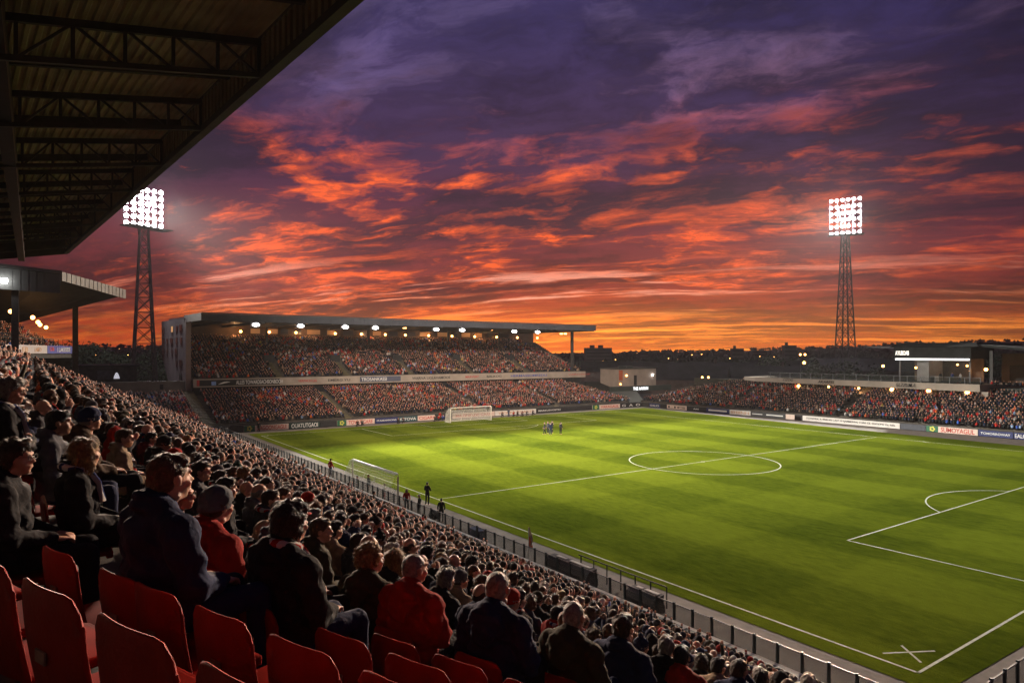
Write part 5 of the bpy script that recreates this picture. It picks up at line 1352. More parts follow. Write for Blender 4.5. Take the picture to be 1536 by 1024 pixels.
def board(line, a, b, base, label, txt=None, tm=None, emblem=False, z1=1.02, th=.66, tw=.86, txt2=None, strip=None):
    if line == 'end': x0, x1 = on_y(a, 116.55), on_y(b, 116.55); c_ = ((x0 + x1) / 2, 116.55, .02); rz = 0; w_ = x1 - x0
    else: y0, y1 = on_x(a, 121.3), on_x(b, 121.3); c_ = (121.3, (y0 + y1) / 2, .02); rz = R(-90); w_ = y0 - y1
    w_ = abs(w_) - .06
    r_ = empty('advertising_board', c_, rz, label, 'sign', 'advertising boards along the pitch')
    h_ = w_ / 2; e = 0
    MB().box(-h_, h_, -.05, .05, .06, z1).build('panel', base, r_)
    t_ = MB(); t_.bar((-h_ + .1, .05, .02), (-h_ + .1, .5, .02), .06); t_.bar((h_ - .1, .05, .02), (h_ - .1, .5, .02), .06); t_.bar((-h_ + .1, .48, .03), (-h_ + .1, .08, z1 - .1), .05); t_.bar((h_ - .1, .48, .03), (h_ - .1, .08, z1 - .1), .05); t_.build('support', dsteel, r_)
    if emblem:
        e = min(2.6, w_ * .24); MB().box(-h_ - .002, -h_ + e, -.062, -.052, .058, z1 + .002).build('emblem_panel', greenb, r_)
        f_ = flower(r_, .40); f_.location = (-h_ + e / 2, 0, .54)
    if txt:
        o_ = text_mesh('lettering', txt, tm, r_, (w_ - e) * tw, th, .008); o_.location = (e / 2, -.07, .54)
    if strip:
        MB().box(-h_ * .8, h_ * .8, -.06, -.051, strip[0], strip[1]).build('white_stripe', wht, r_)
    return r_
board('end', 322, 343, darkb, 'small dark board with white lettering at the left end of the goal line', 'TUMAS5', wht, tw=.95, th=.8)
board('end', 343.5, 365, darkb, 'blank dark board between the small TUMAS5 board and the first green emblem')
board('end', 365.5, 433, creamb, 'cream board with red letters VAGOONGAGUI and a green emblem panel, far left', 'VAGOONGAGUI', redt, True, th=.74)
board('end', 433.5, 480, mat('board_bottle', (.012, .035, .032), .6, .2, 2), 'dark board with bold white letters OUATUTGAOI', 'OUATUTGAOI', wht, th=.72)
board('end', 480.5, 505, darkb, 'blank dark board right of the OUATUTGAOI board')
board('end', 505.5, 562, creamb, 'cream board with red letters TOVATIGARE and a green emblem panel', 'TOVATIGARE', redt, True, th=.7)
board('end', 562.5, 597, navyb, 'navy board with small white lettering along its top', 'ITAMARRONS', wht, th=.3).children[2].location.z = .82
board('end', 597.5, 626, mat('board_teal', (.02, .06, .07), .6, .2, 2), 'dark teal board with white letters KITOVA', 'KITOVA', wht, th=.5)
board('end', 626.5, 652, creamb, 'small cream board with red letters CIGARI left of the far goal', 'CIGARI', redt, th=.6)
board('end', 652.5, 678, darkb, 'dark board just left of the far goal')
board('end', 678.5, 742, creamb, 'cream board with faded red letters seen through the far goal', 'MAZINKUXI CARN', redt, th=.5)
board('end', 742.5, 804, whiteb, 'white board with red and dark marks behind the kneeling photographers', 'VIOOO TGAKO', ambt, th=.5)
board('end', 804.5, 843, blackp, 'black board with small white letters MARKUSVOSTKI', 'MARKUSVOSTKI', wht, th=.34)
board('end', 843.5, 888, darkb, 'blank black board right of the MARKUSVOSTKI board', None, None, False)
board('end', 888.5, 930, creamb, 'cream board with red letters VARAGAUL and green emblem, right part of goal line', 'VARAGAUL', redt, True, th=.6)
board('end', 930.5, 962, blackp, 'black board with two white marks in the far corner', 'G  A  O', wht, th=.55)
board('side', 974, 990, navyb, 'short navy board with white lettering by the far corner', 'GALIO', wht, th=.4)
board('side', 990.5, 1000, blackp, 'short black board in the far corner of the side line')
board('side', 1000.5, 1030, creamb, 'cream board with a dark gap, first pale board from the far corner', 'LIG', blkt, th=.5)
board('side', 1030.5, 1059, blackp, 'black board with a white swoosh stroke', 'AAA', wht, th=.3, tw=.3)
board('side', 1059.5, 1094, navyb, 'blue board with a white stripe on the side line', None, None, False, strip=(.4, .75))
board('side', 1094.5, 1126, whiteb, 'white board of grey vertical letters on the side line', 'IIHIINH', ambt, th=.6)
board('side', 1126.5, 1146, darkb, 'short dark board with a thin pale stripe', None, None, False, strip=(.5, .62))
board('side', 1146.5, 1178, blackp, 'black board with a bright white stripe', None, None, False, strip=(.48, .68))
board('side', 1178.5, 1192, creamb, 'small cream board left of the long white board')
board('side', 1204, 1350, whiteb, 'very long white board with small black lettering on the side line', 'OZANORIA, A. IPERLAN CAST 10 FJAMMERING YORK CE. EDITIONS Oa. Italia', blkt, th=.42, tw=.92)
board('side', 1350.5, 1389, mat('board_slate', (.04, .045, .06), .6, .2, 2), 'blank slate board right of the very long white board')
board('side', 1389.5, 1467, creamb, 'cream board with red letters SUMOYAGUL and green emblem, far right', 'SUMOYAGUL', redt, True, th=.76)
board('side', 1467.5, 1520, navyb, 'navy board with white letters TOMORROWAY at far right', 'TOMORROWAY', wht, th=.34).children[2].location.z = .78
board('side', 1520.5, 1548, navyb, 'navy board with bold white letters EALOA cut by the right edge', 'EALOA', wht, th=.6)
# low hoarding behind the boards
hw_ = MB(); hw_.box(22.5, 121.2, 117.5, 117.75, 0, 1.15); tag(hw_.build('perimeter_wall', darkcon), 'low dark perimeter wall in front of the far end stand', 'wall')
hw_ = MB(); hw_.box(122.1, 122.35, 14, 117.3, 0, 1.0); tag(hw_.build('perimeter_wall', darkcon), 'low dark perimeter wall in front of the side stand', 'wall')

# ------------------------------------------------------------------ goals
netm = mat('net_cord', (.75, .75, .70), .8, .1, 3)
def goal(c_, rz, w, h, dep, label):
    r_ = empty('goal', c_, rz, label, 'goal', 'white goals'); t_ = MB(); pr = .075
    t_.tube([(-w / 2, 0, 0), (-w / 2, 0, h - .22), (-w / 2 + .06, 0, h - .07), (-w / 2 + .22, 0, h), (w / 2 - .22, 0, h), (w / 2 - .06, 0, h - .07), (w / 2, 0, h - .22), (w / 2, 0, 0)], pr, 10)
    t_.build('frame', mat('goal_paint', (.78, .76, .70), .35, .05, 3), r_, smooth=True)
    t_ = MB(); t_.tube([(-w / 2, 0, .04), (-w / 2, dep + .6, .04), (w / 2, dep + .6, .04), (w / 2, 0, .04)], .04, 6); t_.build('ground_bar', mat('goal_paint', (.78, .76, .70)), r_)
    for s_ in (-.12, .12):
        t_ = MB(); t_.tube([(s_ * w, dep + .6, .04), (s_ * w * 1.0, dep * .6, h * .72)], .035, 6); t_.build('net_stay', mat('goal_paint', (.78, .76, .70)), r_)
    t_ = MB(); st = .21; n = int(w / st); hb = h * .93
    prof_ = [(0, h), (dep * .55, h * .97), (dep, h * .72), (dep + .45, h * .25), (dep + .6, .05)]
    for i in range(n + 1):
        x = -w / 2 + w * i / n
        for (a, b) in zip(prof_, prof_[1:]): t_.bar((x, a[0], a[1]), (x, b[0], b[1]), .018)
    for (a, b) in zip(prof_, prof_[1:]):
        L_ = math.hypot(b[0] - a[0], b[1] - a[1]); m_ = max(2, int(L_ / st))
        for j in range(m_): 
            f_ = j / m_; y, z = a[0] + (b[0] - a[0]) * f_, a[1] + (b[1] - a[1]) * f_
            t_.bar((-w / 2, y, z), (w / 2, y, z - .0), .026)
    for s_ in (-1, 1):
        for j in range(1, int(h / st)):
            z = j * st; ye = dep + .6 - .6 * z / h * 1.0 if z < h * .72 else dep * (1 - (z - h * .72) / (h * .28)) + .1
            t_.bar((s_ * w / 2, 0, z), (s_ * w / 2, ye, z), .018)
        for j in range(1, int(dep / st) + 3): t_.bar((s_ * w / 2, j * st, 0.03), (s_ * w / 2, j * st, h * (.95 if j * st < dep * .6 else .60)), .018)
    t_.build('net', netm, r_, fix=False); return r_
g1y0, g1y1 = on_x(597, 25.6), on_x(529, 25.6)
goal((25.6, (g1y0 + g1y1) / 2, .02), R(90), g1y1 - g1y0, 2.62, .55, 'white goal standing by the near touchline on the track')
g2a, g2b = on_y(676, 110), on_y(737, 110)
goal(((g2a + g2b) / 2, 110.05, .025), 0, g2b - g2a, 2.75, 1.5, 'white goal on the far goal line in front of the end stand')

# ------------------------------------------------------------------ people round the pitch
def standing_mesh(pose):
    b = Blob(); body = Blob(); HS = 1.64
    head(b, (0, .02, HS), 0)
    b.ell((0, -.01, 1.36), (.15, .09, .13)); b.ell((0, 0, 1.13), (.125, .085, .17)); b.ell((0, 0, .95), (.145, .095, .11))
    lg_ = {'stand': ((0, 0), (0, 0)), 'stride': ((.18, -.05), (-.16, .04)), 'kneel': ((0, 0), (0, 0))}[pose if pose in ('stand', 'stride') else 'stand']
    for i, s_ in enumerate((-1, 1)):
        fy = lg_[i][0]
        b.cap((s_ * .09, 0, .93), (s_ * .11, fy * .5 + .02, .50), .075, .052); b.cap((s_ * .11, fy * .5 + .02, .50), (s_ * .115, fy - .03, .09), .050, .034); b.cap((s_ * .115, fy - .05, .045), (s_ * .13, fy + .14, .03), .032, .026)
        if pose == 'arm': E, Wr, fd, up = (s_ * .25, .04, 1.14), (s_ * .08, .22, 1.22 if s_ > 0 else 1.50), (0, .1, 1), (0, -1, 0)
        else: E, Wr, fd, up = (s_ * .25, -.02 - fy * .4, 1.14), (s_ * .24, .10 - fy * .5, .90), (0, .15, -1), (s_, 0, 0)
        b.cap((s_ * .18, -.02, 1.42), E, .045, .036); b.cap(E, Wr, .036, .026); hand(b, Wr, fd, up, s_, .5)
        body.cap((s_ * .175, -.02, 1.41), E, .068, .056); body.cap(E, Vector(Wr) + (Vector(E) - Vector(Wr)).normalized() * .03, .054, .042)
    body.ell((0, -.01, 1.36), (.185, .120, .13)); body.ell((0, 0, 1.14), (.165, .115, .19)); body.ell((0, 0, .98), (.172, .122, .12)); body.cap((-.1, -.02, 1.45), (.1, -.02, 1.45), .062)
    tr_ = Blob(); tr_.ell((0, 0, .93), (.155, .108, .11))
    for i, s_ in enumerate((-1, 1)):
        fy = lg_[i][0]; tr_.cap((s_ * .09, 0, .92), (s_ * .11, fy * .5 + .02, .50), .092, .070); tr_.cap((s_ * .11, fy * .5 + .02, .50), (s_ * .115, fy - .03, .10), .068, .055)
    return b.mesh('person_body', .010, 1), body.mesh('jacket', .016, 2, .012, 9.), tr_.mesh('trousers', .016, 2, .008, 9.)
def kneel_mesh():
    b, j, t_ = Blob(), Blob(), Blob()
    head(b, (0, .12, 1.02), 0); b.cap((0, .10, .93), (0, .0, .60), .09, .12)
    j.ell((0, .07, .78), (.19, .13, .15)); j.ell((0, .0, .55), (.17, .13, .17)); j.cap((-.1, .08, .86), (.1, .08, .86), .07)
    for s_ in (-1, 1):
        E, Wr = Vector((s_ * .25, .22, .66)), Vector((s_ * .07, .33, .88))
        b.cap((s_ * .18, .08, .84), E, .045, .036); b.cap(E, Wr, .036, .026); hand(b, Wr, (-s_ * .3, .4, .8), (s_, 0, .2), s_, .9)
        j.cap((s_ * .18, .08, .84), E, .068, .056); j.cap(E, Wr - (Wr - E) * .12, .055, .042)
        K = Vector((s_ * .15, .36, .42 if s_ < 0 else .10)); Fo = Vector((s_ * .14, .34 if s_ < 0 else -.28, .06))
        b.cap((s_ * .09, 0, .45), K, .07, .05); b.cap(K, Fo, .048, .034); b.cap(Fo, Fo + Vector((0, .14, -.03)), .03)
        t_.cap((s_ * .09, 0, .45), K, .09, .068); t_.cap(K, Fo, .066, .052)
    t_.ell((0, -.02, .45), (.16, .13, .12))
    return b.mesh('person_body', .010, 1), j.mesh('jacket', .016, 2, .012, 9.), t_.mesh('trousers', .016, 2, .008, 9.)
SM = {p_: standing_mesh(p_) for p_ in ('stand', 'stride', 'arm')}; SM['kneel'] = kneel_mesh()
def figure_at(px, py, pose, jc, tc_, face, label, hair='short', hc='black', group=None, z=.03, scale=1.0, X=None, Y=None):
    x, y = at(px, py, z)
    if X is not None: x, y = X, on_x(px, X)
    if Y is not None: x, y = on_y(px, Y), Y
    r_ = empty('person', (x, y, z), R(face), label, 'person', group); r_.scale = (scale,) * 3
    b_, j_, t_ = SM[pose]
    part('body', b_, skins[0], r_); part('jacket', j_, CLO[jc], r_); part('trousers', t_, CLO[tc_], r_)
    c_ = Vector((0, .12, 1.02)) if pose == 'kneel' else Vector((0, .02, 1.64))
    part('cap' if hair == 'cap' else 'hair', HM(hair), CLO[hc] if hair in ('cap', 'beanie') else HRM[hc], r_, c_)
    return r_
OG = 'match staff and photographers round the pitch'
figure_at(496, 716, 'stride', 'red', 'navy', -80, 'steward in a red jacket on the track left of the near goal', scale=1.15)
figure_at(641, 757, 'arm', 'black', 'black', -60, 'person in black standing on the grass edge right of the near goal', scale=1.12)
figure_at(610, 778, 'stand', 'red', 'black', 160, 'woman in a red top and black skirt behind the glass by the near goal', hair='bob', hc='blond', X=25.0, scale=1.05)
figure_at(629, 790, 'stand', 'black', 'black', 40, 'person in black with a white cap beside the red-topped woman', hair='cap', hc='white', X=25.1)
figure_at(662, 783, 'stand', 'black', 'black', -30, 'person in black standing on the track beside a big black bag', scale=1.05)
figure_at(577, 755, 'stand', 'white', 'red', 60, 'small figure in white with red shoulders inside the near goal net', hair='short', hc='ginger', X=25.1, scale=.9)
figure_at(553, 744, 'stand', 'dark green', 'white', 90, 'steward in a long green coat inside the near goal net', X=25.0, scale=1.1)
figure_at(536, 738, 'stand', 'black', 'black', 90, 'person in black at the left post of the near goal', X=24.85, scale=.85)
for px, py, pose, jc, f_, lab in ((817, 651, 'stride', 'black', 60, 'player in dark kit, left one of the group on the pitch'), (822, 650, 'stand', 'charcoal', 100, 'player in charcoal in the middle of the huddle on the pitch'),
        (826, 652, 'stand', 'navy', -60, 'player in navy at the right of the huddle on the pitch'), (828, 649, 'arm', 'black', -90, 'player in black with a raised arm in the huddle on the pitch'),
        (841, 651, 'stand', 'black', -80, 'player in black standing alone right of the huddle')):
    figure_at(px, py, pose, jc, 'black' if px != 826 else 'navy', f_, lab, group='players in the middle distance', scale=1.12)
for i, (px, pose, jc, tc_, f_, lab) in enumerate(((652, 'kneel', 'black', 'black', 180, 'photographer in black kneeling left of the far goal'), (658, 'kneel', 'red', 'black', 170, 'photographer in red kneeling left of the far goal'),
        (664, 'kneel', 'blue', 'navy', 190, 'photographer in blue kneeling beside the red one at the far goal'), (670, 'kneel', 'maroon', 'black', 200, 'photographer in maroon kneeling next to the far goal post'),
        (660, 'stand', 'red', 'black', 180, 'steward in red standing behind the photographers left of the far goal'), (753, 'kneel', 'black', 'black', 180, 'kneeling photographer in black, nearest right of the far goal'),
        (763, 'stand', 'slate blue', 'navy', 180, 'person in pale blue standing among the photographers'), (770, 'kneel', 'red', 'black', 180, 'kneeling photographer in red right of the pale blue figure'),
        (776, 'kneel', 'black', 'black', 175, 'kneeling photographer in black right of the kneeling red one'), (783, 'kneel', 'maroon', 'black', 185, 'kneeling photographer in maroon right of the far goal'),
        (790, 'kneel', 'charcoal', 'black', 180, 'kneeling photographer in charcoal right of the maroon one'), (799, 'kneel', 'navy', 'black', 180, 'kneeling photographer in navy at the right end of the row'),
        (597, 'kneel', 'black', 'black', 180, 'person in black crouching in front of the navy board'), (605, 'kneel', 'charcoal', 'black', 150, 'person in charcoal crouching by the navy board'),
        (388, 'stand', 'black', 'black', 180, 'person in black before the far left cream board'), (536, 'kneel', 'black', 'black', 180, 'person in black crouching before the TOVATIGARE board'), (543, 'kneel', 'charcoal', 'black', 160, 'person in charcoal crouching before the TOVATIGARE board'))):
    figure_at(px, 0, pose, jc, tc_, f_, lab, group=OG, Y=(113.0 if px > 700 else 114.2) + (i % 3) * .35)
# kit beside the track
def thing1(name, bms, label, cat):
    r_ = empty(name, (0, 0, 0), 0, label, cat); return r_
x, y = at(651, 778, .05)
bg_ = Blob(); bg_.ell((0, 0, .32), (.36, .55, .33)); bg_.ell((.0, .25, .5), (.22, .25, .22)); bgm = bg_.mesh('kit_bag', .03, 2, .05, 5)
bo = bpy.data.objects.new('kit_bag', bgm); COL.objects.link(bo); bgm.materials.append(CLO['black']); bo.location = (x, y, .02); tag(bo, 'big black kit bag on the track beside a standing person', 'bag')
def dugout(py0, py1, label):
    r_ = empty('dugout', (25.55, (py0 + py1) / 2, .02), 0, label, 'dugout', 'black dugouts beside the track'); L_ = (py1 - py0) / 2
    prof_ = [(-.75, 0), (-.75, .62), (-.6, .98), (-.25, 1.14), (.25, 1.18)]
    t_ = MB()
    for (a, b) in zip(prof_, prof_[1:]): t_.hull([(a[0], -L_, a[1]), (b[0], -L_, b[1]), (b[0] + .03, -L_, b[1] - .04), (a[0] + .03, -L_, a[1] - .02)], [(a[0], L_, a[1]), (b[0], L_, b[1]), (b[0] + .03, L_, b[1] - .04), (a[0] + .03, L_, a[1] - .02)])
    t_.build('shell', blackp, r_)
    for s_ in (-1, 1):
        t_ = MB(); P_ = [(-.75, 0), (-.75, .62), (-.6, .98), (-.25, 1.14), (.25, 1.18), (.2, .7), (.35, .4), (.35, 0)]
        t_.hull([(p_[0], s_ * L_, p_[1]) for p_ in P_], [(p_[0], s_ * (L_ + .03), p_[1]) for p_ in P_]); t_.build('side_panel', mat('dugout_side', (.012, .013, .016), .7, .2, 2), r_)
    MB().box(-.12, .16, -L_ * .85, L_ * .1, 1.185, 1.21).build('roof_light_strip', mat('dull_white', (.35, .33, .30), .6, .2, 6), r_)
    MB().box(-.10, .14, L_ * .3, L_ * .75, 1.185, 1.21).build('roof_light_strip', mat('dull_white', (.35, .33, .30), .6, .2, 6), r_)
    MB().box(-.6, -.1, -L_ * .95, L_ * .95, .38, .46).build('bench', navyb, r_)
    r_.scale = (.8, 1, .78)
    return r_
dugout(on_x(884, 25.2), on_x(822, 25.2), 'long black dugout shelter with white roof strips by the near touchline')
dugout(on_x(984, 25.2), on_x(943, 25.2), 'shorter black dugout shelter nearer the corner, behind the glass barrier')
fr_ = empty('crowd_fence', (26.35, 0, 0), 0, 'low black rail fence on the track between the two dugouts', 'fence')
t_ = MB(); a_y, b_y = on_x(1000, 26.35), on_x(868, 26.35); yy = a_y
while yy < b_y: t_.bar((0, yy, 0), (0, yy, 1.1), .05); yy += 1.1
t_.build('post', blackp, fr_); MB().bar((0, a_y, 1.1), (0, b_y, 1.1), .05).build('rail', blackp, fr_)
# corner-style flag by the barrier
fx_, fy_ = 24.9, on_x(793, 24.9)
fl = empty('flag', (fx_, fy_, .02), R(20), 'orange and white flag hanging from a pole behind the glass barrier', 'flag')
MB().tube([(0, 0, 0), (0, 0, 2.3)], .02, 8).build('pole', white, fl)
t_ = MB(); n = 10
for sd_ in (0, .012):
    for i in range(n):
        for (za, zb_, w_) in ((2.28, 1.55, .42),): pass
V1 = []; 
for j in range(9):
    z = 2.28 - 1.15 * j / 8; w_ = .10 + .32 * math.sin(min(1, j / 5) * 1.5) - (.05 * j / 8)
    for i in range(6): V1.append((w_ * i / 5, .05 * math.sin(i * 1.5 + j * .7) * (i / 5), z - .06 * i / 5))
Fc = [(j * 6 + i, j * 6 + i + 1, (j + 1) * 6 + i + 1, (j + 1) * 6 + i) for j in range(8) for i in range(5)]
fo = MB().add(V1, Fc).build('cloth', mat('flag_white', (.55, .42, .30), .8, .35, 6), fl, fix=False); md = fo.modifiers.new('t', 'SOLIDIFY'); md.thickness = .01
fo2 = MB().add([(x * .9, y - .02, z - .55) for x, y, z in V1[:36]], [f_ for f_ in Fc if max(f_) < 36]).build('orange_cloth', mat('flag_orange', (.65, .12, .03), .8, .2, 6), fl, fix=False); md = fo2.modifiers.new('t', 'SOLIDIFY'); md.thickness = .01
ex_, ey_ = 24.95, on_x(716, 24.95)
tag(rbox(ex_ - .3, ex_ + .3, ey_ - .7, ey_ + .7, .02, .95, .05, 'equipment_box', mat('box_blue', (.02, .05, .12), .5, .2, 3)), 'dark blue equipment box standing behind the glass barrier', 'box')

# guests inside the lit box across the pitch
for dx_, dy_, pose, jc, tc_, f_, lab in ((2.2, 2.4, 'stand', 'white', 'navy', 60, 'guest in a white shirt standing inside the lit glass box'), (2.8, 4.0, 'arm', 'blue', 'black', 100, 'guest in blue with a raised arm inside the lit glass box'),
        (1.8, 5.6, 'stand', 'charcoal', 'black', 80, 'guest in charcoal by the counter inside the lit glass box'), (3.4, 8.3, 'stand', 'maroon', 'black', 120, 'guest in maroon left of the pale panel inside the lit glass box')):
    r_ = empty('person', (HX + dx_, h0 + dy_, 7.68), R(f_), lab, 'person', 'guests in the lit box')
    for nm_, me_, m_ in (('body', SM[pose][0], skins[0]), ('jacket', SM[pose][1], CLO[jc]), ('trousers', SM[pose][2], CLO[tc_]), ('hair', HM('short'), HRM['dark brown'])):
        part(nm_, me_, m_, r_, Vector((0, .02, 1.64)) if nm_ == 'hair' else None)

# ------------------------------------------------------------------ trees, town and far blocks
leafm = mat('foliage', (.030, .042, .020), .85, .45, .9, coord='Object')
barkm = mat('bark', (.05, .04, .03), .9, .3, 3)
def tree_mesh(seed, n_=900, wide=.42):
    r_ = random.Random(seed); t_ = MB(); cl = []
    for _ in range(13):
        a = r_.uniform(0, 2 * math.pi); rr = r_.uniform(0, wide * .7); cl.append((math.cos(a) * rr, math.sin(a) * rr, r_.uniform(.34, .88), r_.uniform(.10, .20)))
    for _ in range(n_):
        c_ = r_.choice(cl); v = Vector((r_.gauss(0, 1), r_.gauss(0, 1), r_.gauss(0, 1))).normalized() * c_[3] * r_.uniform(.55, 1.05)
        p_ = Vector(c_[:3]) + v * Vector((1, 1, .8)).length / 1.6; s_ = r_.uniform(.016, .034)
        a = Vector((r_.gauss(0, 1), r_.gauss(0, 1), r_.gauss(0, 1))).normalized(); b = a.cross(v.normalized()).normalized()
        if b.length < .1: continue
        t_.add([p_ - a * s_, p_ - b * s_ * .7, p_ + a * s_, p_ + b * s_ * .7], [(0, 1, 2, 3)])
    tk = MB().tube([(0, 0, 0), (.01, 0, .2), (0, .01, .5)], .028, 7, .012)
    for c_ in cl[:6]: tk.tube([(0, 0, .30), (c_[0] * .8, c_[1] * .8, c_[2])], .012, 5, .004)
    return t_, tk
TP = []
for s_ in range(4):
    a, b = tree_mesh(30 + s_); r_ = empty('tree', (0, 0, 0), 0, 'x', 'tree', 'dark trees round the ground')
    a.build('crown', leafm, r_, fix=False); b.build('trunk', barkm, r_); TP.append([r_, False])
trng = random.Random(12)
def groundz(x, y):
    return -.35
def tree(px, dist, h, label):
    w_ = ray(px); l_ = math.hypot(*w_); d = dist; x, y = w_[0] * d, w_[1] * d
    i = trng.randrange(4)
    if not TP[i][1]: o = TP[i][0]; TP[i][1] = True
    else: o = dup(TP[i][0], (0, 0, 0))
    o.location = (x, y, -.4); o.rotation_euler = (0, 0, trng.uniform(0, 6)); o.scale = (h * trng.uniform(.9, 1.5), h * trng.uniform(.9, 1.5), h); o['label'] = label
zones = [(100, 250, 16, 190, 260, (12, 17), 'dark tree between the left corner stand and the end stand'),
         (905, 1130, 20, 230, 420, (7, 11), 'dark tree on the town side beyond the far corner'),
         (1130, 1350, 16, 210, 330, (8, 13), 'dark tree beyond the side stand deck'),
         (1200, 1250, 3, 185, 200, (9, 11), 'dark tree beside the right floodlight tower'),
         (1440, 1560, 8, 230, 330, (12, 16), 'dark tree above the covered terrace at far right')]
szw = ['tall', 'low', 'broad', 'narrow', 'bushy', 'ragged', 'leaning', 'rounded', 'sparse', 'dense']
for (p0_, p1_, n_, d0, d1, (h0_, h1_), lab) in zones:
    for i in range(n_):
        f_ = (i + .5) / n_; tree(p0_ + (p1_ - p0_) * f_ + trng.uniform(-5, 5), trng.uniform(d0, d1), trng.uniform(h0_, h1_), lab)
# far woodland along the ridges: too many trees to count
def hz_(x, y):
    rr = math.hypot(x, y); a = math.atan2(y, x)
    f = min(1, max(0, rr - 500) / 2200.)
    h = f ** 1.6 * (10 + 34 * mnoise.noise((math.cos(a) * 2.1 + 3, math.sin(a) * 2.1, rr / 1900)) + 10 * mnoise.noise((math.cos(a) * 9, math.sin(a) * 9, rr / 500)))
    comp = (90 - math.degrees(a)) % 360
    h += f ** 2 * 44 * math.exp(-((comp - 75) / 13.) ** 2) + f ** 2 * 26 * math.exp(-((comp - 2) / 9.) ** 2)
    return max(h, -1.5) - .35
wd = MB(); wr = random.Random(4)
for _ in range(5200):
    d = wr.choice([wr.uniform(420, 900), wr.uniform(800, 1700), wr.uniform(1500, 3000)]); px = wr.uniform(-40, 1580); w_ = ray(px); l_ = math.hypot(*w_); x, y = w_[0] / l_ * d, w_[1] / l_ * d
    if mnoise.noise((x / 160, y / 160, 2)) < -.12: continue
    g_ = hz_(x, y); h_ = wr.uniform(7, 12) * (1 if d > 900 else .75)
    for _k in range(5):
        r_ = h_ * wr.uniform(.30, .52); c_ = Vector((x + wr.uniform(-.6, .6) * h_, y + wr.uniform(-.6, .6) * h_, g_ + h_ * wr.uniform(.3, .75)))
        vs_ = [c_ + Vector((math.cos(a), math.sin(a), 0)) * r_ * wr.uniform(.6, 1.2) for a in (0, 1.26, 2.5, 3.77, 5.03)] + [c_ + Vector((0, 0, r_ * wr.uniform(.8, 1.2))), c_ - Vector((0, 0, r_))]
        wd.add(vs_, [(i, (i + 1) % 5, 5) for i in range(5)] + [((i + 1) % 5, i, 6) for i in range(5)])
tag(wd.build('woodland', mat('far_woods', (.022, .026, .020), .95, .4, .02), fix=False), 'distant dark woodland covering the ridges along the horizon', 'woodland', kind='stuff')
# houses and flats
brickw = mat('dim_brick', (.07, .05, .045), .9, .25, .5); roofd = mat('slate_roof', (.018, .016, .019), .95, .3, .3, spec=.03); flatw = mat('flat_concrete', (.10, .085, .085), .9, .2, .1)
glow = mat('town_window', (1, .7, .4), emit=1.6, ecol=(1, .5, .18))
def house(px, dist, w, d_, h, label, rz=0., lit=0):
    wv = ray(px); x, y = wv[0] * dist, wv[1] * dist
    r_ = empty('house', (x, y, -.35), rz, label, 'house', 'houses beyond the stadium')
    MB().box(-w / 2, w / 2, -d_ / 2, d_ / 2, 0, h).build('wall', brickw, r_)
    t_ = MB(); o_ = .4; rh = d_ * .36
    t_.add([(-w / 2 - o_, -d_ / 2 - o_, h), (w / 2 + o_, -d_ / 2 - o_, h), (w / 2 + o_, d_ / 2 + o_, h), (-w / 2 - o_, d_ / 2 + o_, h), (-w / 2 - o_, 0, h + rh), (w / 2 + o_, 0, h + rh)], [(0, 1, 5, 4), (2, 3, 4, 5), (0, 4, 3), (1, 2, 5), (3, 2, 1, 0)])
    rf = t_.build('roof', roofd, r_); MB().box(w * .2, w * .2 + .7, -.4, .4, h + rh * .6, h + rh + 1.1).build('chimney', brickw, rf)
    for i in range(3):
        MB().box(-w / 2 + w * (i + .5) / 3 - .6, -w / 2 + w * (i + .5) / 3 + .6, -d_ / 2 - .03, -d_ / 2 - .005, h * .55, h * .8).build('window', glow if (i + lit) % 5 == 1 and lit else winm, r_)
hr = random.Random(8)
hl = ['long pale-roofed shed', 'small terraced house', 'wide low house', 'gabled house', 'narrow house', 'long low roofed hall']
for i, (px, dist, w, d_, h) in enumerate(((925, 330, 34, 14, 4.5), (945, 300, 14, 9, 6), (985, 280, 12, 9, 5.5), (1005, 250, 16, 9, 5), (1035, 230, 40, 16, 4.6), (1060, 300, 18, 10, 6), (1135, 300, 15, 9, 6), (1150, 215, 22, 11, 5.5), (1180, 260, 26, 12, 6.5), (1215, 240, 15, 10, 6), (1300, 230, 34, 12, 7.5), (1250, 280, 20, 10, 6.5), (140, 230, 22, 10, 6), (185, 260, 18, 10, 6), (1330, 300, 24, 12, 7), (240, 250, 20, 10, 7))):
    house(px, dist, w, d_, h, '%s beyond the stadium, %s' % (hl[i % 6], ['behind the corner cabin', 'left of the cabin lamps', 'near the twin street lamps', 'right of the corner cabin', 'below the horizon flats', 'beyond the side stand deck', 'behind the right tower', 'near the left tower'][min(7, i // 2 if i < 14 else 7)]), R(-35.3 + hr.uniform(-18, 18)), hr.randrange(5))
def flats(px0, px1, toppy, dist, label, steps=1):
    x0 = (px0 - CX) / F * dist; x1 = (px1 - CX) / F * dist; h = CAMZ + (HY - toppy) * dist / F; xc = (x0 + x1) / 2
    x, y = rt[0] * xc + fw[0] * dist, rt[1] * xc + fw[1] * dist; w = x1 - x0
    g_ = -1
    r_ = empty('apartment_block', (x, y, g_), -YAW, label, 'apartment block', 'tower blocks on the horizon')
    MB().box(-w / 2, w / 2, 0, w * .5, 0, h).build('wall', flatw, r_)
    t_ = MB()
    for k in range(steps): t_.box(-w * .3 + k * w * .32, -w * .3 + k * w * .32 + w * .16, w * .1, w * .35, h, h + 2.6)
    t_.build('roof_plant', flatw, r_)
    nf = max(3, int(h / 3.2)); 
    for k in range(nf): MB().box(-w * .45, w * .45, -.12, -.02, (k + .35) * h / nf, (k + .62) * h / nf).build('window', winm, r_)
flats(878, 918, 520, 640, 'wide dark apartment block on the horizon beside the end stand roof', 2)
